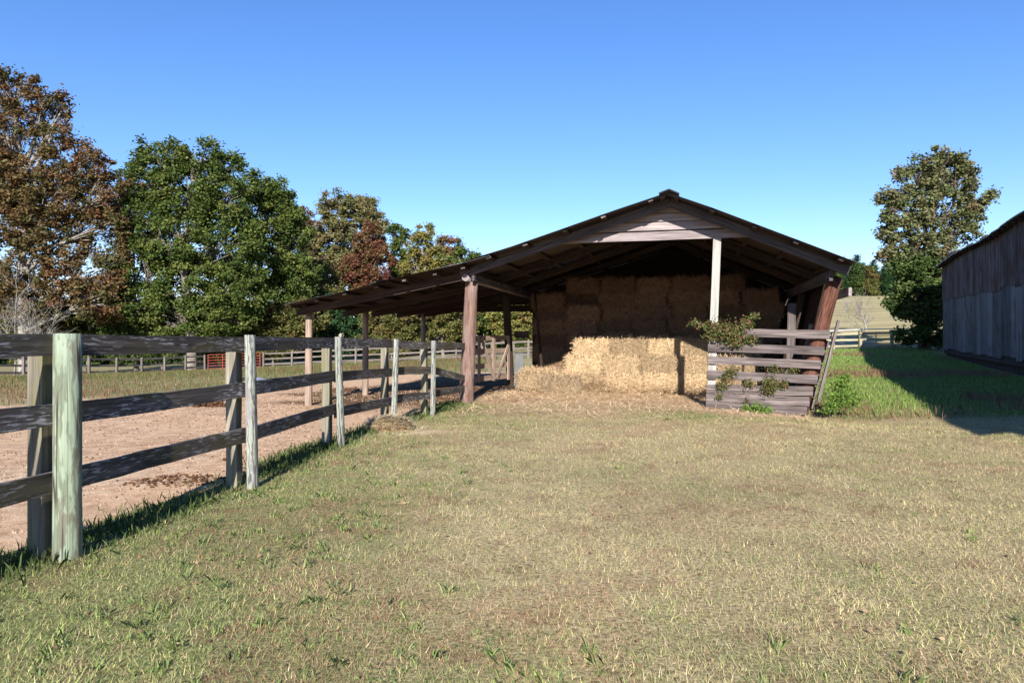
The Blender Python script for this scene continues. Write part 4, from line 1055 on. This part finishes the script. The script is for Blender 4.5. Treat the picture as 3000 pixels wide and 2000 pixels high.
x, y = frustum_pts(30, 1.8, 14, .9); k = rng.random(len(x)) < lawn_ok(x, y) * .6; x, y = x[k], y[k]; n = len(x)
ax = rvec(n); ax[:, 2] *= .4; nn = rvec(n); nn[:, 2] = np.abs(nn[:, 2]) + .4; nn[:, 1] -= .4; ay = np.cross(nn, ax); ay /= np.linalg.norm(ay, axis=1, keepdims=True)
sz = rng.uniform(.006, .020, (n, 1)) * (1 + .03 * y[:, None]); v = quads(np.stack([x, y, gz(x, y) + rng.uniform(.01, .03, n)], 1), ax * sz, ay * sz * .5)
cl = np.array([[.30, .16, .09], [.40, .27, .16], [.20, .11, .075], [.33, .24, .15]])[rng.choice(4, n)] * rng.uniform(.8, 1.2, (n, 1))
tag(tri_soup('leaf_litter', v, M['blade'], cl, 4), 'small dead brown and tan leaves scattered over the lawn', 'dead leaves', kind='stuff')
# ragged weeds along the foot of the near fence
yy = rng.uniform(1.8, 15, 9000); xx = fence_x(yy) - .16 + rng.normal(0, .16, len(yy)); k = rng.random(len(yy)) < .35 + .65 * (vnoise(xx * 0, yy, 1.3, 4) > .4); xx, yy = xx[k], yy[k]; n = len(xx)
col = np.array([[.085, .13, .035], [.12, .155, .05], [.07, .10, .035]])[rng.choice(3, n)] * rng.uniform(.7, 1.2, (n, 1))
v, cl, per = blades(xx, yy, rng.uniform(.03, .12, n), .007 * rng.uniform(.7, 1.3, n) * (1 + .05 * yy), col, .6)
tag(tri_soup('fence_weeds', v, M['blade'], cl, per), 'ragged green weeds along the foot of the near fence', 'weeds', kind='stuff')

# ------------------------------------------------------------------ vines, weeds with broad leaves
def leafy(name, label, cat, centers, n, leaf, pal, stems, stem_r=.006):
    b = Vector(stems[0][0]); root = thing(name, b, label, cat)
    cen = np.array([c[:3] for c in centers]); rad = np.array([c[3] for c in centers]); idx = rng.choice(len(cen), n, p=rad ** 2 / (rad ** 2).sum())
    pos = cen[idx] + rng.normal(size=(n, 3)) * (rad[idx] * .5)[:, None] * np.array([1, .5, .8])
    ax = rvec(n); nn = rvec(n); nn[:, 1] -= .8; nn[:, 2] += .5; ay = np.cross(nn, ax); ay /= np.linalg.norm(ay, axis=1, keepdims=True)
    sz = leaf * rng.uniform(.6, 1.3, (n, 1)); v = quads(pos, ax * sz * .6, ay * sz * .4)
    cc = pick(pal, n) * rng.uniform(.7, 1.4, (n, 1))
    tri_soup('leafage', v - np.array(b), M['leaf'], cc, 4, root, Matrix.Translation(b))
    vs, fs = tubes([(p, [stem_r * (1 - .5 * k / len(p)) for k in range(len(p))]) for p in stems], 4)
    mesh_obj('stem', [q - b for q in vs], fs, M['bark'], root, Matrix.Translation(b)); return root
def P(t, d, z): return tuple(BW(t, d, z))
leafy('vine', 'green and rust vine bunched over the top left of the slatted panel', 'vine',
      [(*P(5.30, -.2, 1.66), .16), (*P(5.55, -.2, 1.58), .24), (*P(5.8, -.2, 1.55), .24), (*P(5.85, -.2, 1.38), .17), (*P(6.05, -.15, 1.75), .14), (*P(6.2, -.12, 1.88), .09), (*P(6.15, -.15, 1.40), .12), (*P(5.0, -.2, 1.74), .10), (*P(5.35, -.18, 1.48), .14)], 2600, .044, 'vine',
      [[P(5.7, .1, .0), P(5.8, .05, .7), P(5.75, -.1, 1.4), P(5.5, -.2, 1.6)], [P(5.75, -.1, 1.4), P(6.0, -.15, 1.7), P(6.3, -.12, 1.95)], [P(5.5, -.2, 1.6), P(5.2, -.2, 1.7), P(4.92, -.2, 1.76)]])
leafy('vine', 'bright green vine threading through the lower slats of the panel', 'vine',
      [(*P(5.75, -.14, .75), .13), (*P(5.65, -.14, .58), .15), (*P(5.55, -.14, .45), .12), (*P(6.1, -.13, .50), .13), (*P(6.5, -.16, .52), .18), (*P(6.45, -.17, .38), .14), (*P(6.75, -.14, .50), .12), (*P(6.6, -.05, .80), .14), (*P(6.95, -.02, .80), .12), (*P(5.5, -.14, .22), .07), (*P(6.05, -.14, .15), .05)], 2300, .036, 'vine',
      [[P(6.3, .1, 0), P(6.3, 0, .4), P(6.5, -.12, .5), P(6.9, -.1, .55)], [P(6.3, 0, .4), P(5.9, -.1, .5), P(5.6, -.12, .6), P(5.75, -.13, .8)]])
leafy('weed', 'bright green broadleaf weed at the right foot of the slatted panel', 'weed',
      [(*P(7.75, -.1, .22), .22), (*P(7.85, .1, .45), .2), (*P(8.0, .0, .2), .2), (*P(7.6, -.2, .05), .16), (*P(7.95, .3, .6), .15)], 1500, .05, 'weed', [[P(7.75, .1, -.1), P(7.8, .05, .3), P(7.9, .1, .6)]])
leafy('weed', 'low green weed in front of the lowest panel board', 'weed', [(*P(6.2, -.3, .02), .14), (*P(6.0, -.3, .0), .1), (*P(6.4, -.32, -.02), .12)], 500, .045, 'weed', [[P(6.2, -.28, -.1), P(6.2, -.3, .1)]])

# ------------------------------------------------------------------ small things in the paddock
def lump(name, label, cat, x, y, r, h, mat, n=46, seed=0, sz=.05):
    rr = random.Random(seed); bm = bmesh.new()
    for k in range(n):
        a = rr.uniform(0, 6.28); q = r * math.sqrt(rr.random()); px, py = x + math.cos(a) * q * 1.5, y + math.sin(a) * q
        zz = gzf(px, py) + h * (1 - (q / r) ** 2) * rr.uniform(.2, 1); s = sz * rr.uniform(.5, 1.3)
        m_ = Matrix.Translation((px, py, zz)) @ Matrix.Rotation(rr.uniform(0, 6), 4, 'Z') @ Matrix.Diagonal((s * rr.uniform(.8, 1.5), s, s * rr.uniform(.5, .9), 1))
        bmesh.ops.create_icosphere(bm, subdivisions=1, radius=1, matrix=m_)
    me = bpy.data.meshes.new(name); bm.to_mesh(me); bm.free()
    o = link(name, me, mat); return tag(o, label, cat, 'dung piles on the paddock dirt' if cat == 'dung' else None)
lump('manure_pile', 'reddish brown dung pile in the paddock left of the second fence post', 'dung', -7.2, 16.2, .36, .16, M['manure'], 90, 1, .045)
lump('manure_pile', 'flat scattered brown dung pile right of the first fence post', 'dung', -9.0, 15.6, .6, .06, M['manure'], 50, 2, .04)
lump('manure_pile', 'crumbled brown dung close behind the bottom rail', 'dung', -3.3, 6.75, .34, .04, M['manure'], 170, 3, .016)
lump('manure_pile', 'small dark dung pile under the lean-to eave', 'dung', -5.3, 21.6, .5, .12, M['manure'], 46, 4, .05)
lump('manure_pile', 'small dung lump beside the second fence post', 'dung', -3.25, 8.0, .08, .06, M['manure'], 8, 5, .03)
n = 26000; x = rng.uniform(-14, -1, n); y = rng.uniform(2, 24, n); k = rng.random(n) < dirt_mask(x, y) * (fbm(x, y, .7, 71) > .42); x, y = x[k], y[k]; n = len(x)
r_ = rng.uniform(.004, .016, n) * (1 + .04 * y); z = gz(x, y); an = rng.uniform(0, 6, n)
c0 = np.stack([x + np.cos(an) * r_, y + np.sin(an) * r_, z], 1); c1 = np.stack([x + np.cos(an + 2.1) * r_, y + np.sin(an + 2.1) * r_, z], 1); c2 = np.stack([x + np.cos(an + 4.2) * r_, y + np.sin(an + 4.2) * r_, z], 1); tp_ = np.stack([x, y, z + r_ * .9], 1)
v = np.stack([c0, c1, tp_, c1, c2, tp_, c2, c0, tp_], 1).reshape(-1, 3)
cl = np.array([[.30, .20, .14], [.19, .12, .075], [.11, .065, .04], [.36, .26, .19]])[rng.choice(4, n)] * rng.uniform(.7, 1.2, (n, 1))
tag(tri_soup('soil_crumbs', v, M['strand'], np.repeat(cl, 3, 0), 3), 'crumbs of soil and dry dung scattered over the paddock dirt', 'soil crumbs', kind='stuff')
# crumpled sheet
vs = []; fs = []; nn_ = 9
for i in range(nn_):
    for j in range(nn_):
        px, py = -10.2 + .95 * (i / 8 - .5), 26.5 + 1.0 * (j / 8 - .5); vs.append((px, py, gzf(px, py) + .10 + random.uniform(0, .14) * (1 - abs(i / 4 - 1) ** 2)))
for i in range(nn_ - 1):
    for j in range(nn_ - 1): a = i * nn_ + j; fs.append((a, a + nn_, a + nn_ + 1, a + 1))
tag(mesh_obj('plastic_sheet', vs, fs, M['blue']), 'crumpled blue plastic sheet lying in the paddock grass', 'plastic sheet')
# small heap of old hay at the fence
hx, hy = -1.93, 10.75
bm = bmesh.new(); bmesh.ops.create_icosphere(bm, subdivisions=3, radius=1)
for v_ in bm.verts: v_.co = Vector((hx + v_.co.x * .40, hy + v_.co.y * .34, gzf(hx, hy) - .03 + max(-.1, v_.co.z) * .24 * (1 + random.uniform(-.12, .12))))
me = bpy.data.meshes.new('hay_heap'); bm.to_mesh(me); bm.free()
heap = tag(link('hay_heap', me, M['bale']), 'small heap of pale old hay at the foot of the fence', 'hay heap')
n = 1800; a = rng.uniform(0, 2 * np.pi, n); q = np.sqrt(rng.random(n)); q = q * 1.3; px = hx + np.cos(a) * q * .42; py = hy + np.sin(a) * q * .36
v, cl = strands(px, py, .235 * np.sqrt(np.maximum(0, 1 - q ** 2)), .04, .14, .005, np.array([.66, .55, .37]) * rng.uniform(.6, 1.15, (n, 1)))
o = tri_soup('straw_wisp', v, M['strand'], cl, 4, heap); o['kind'] = 'stuff'
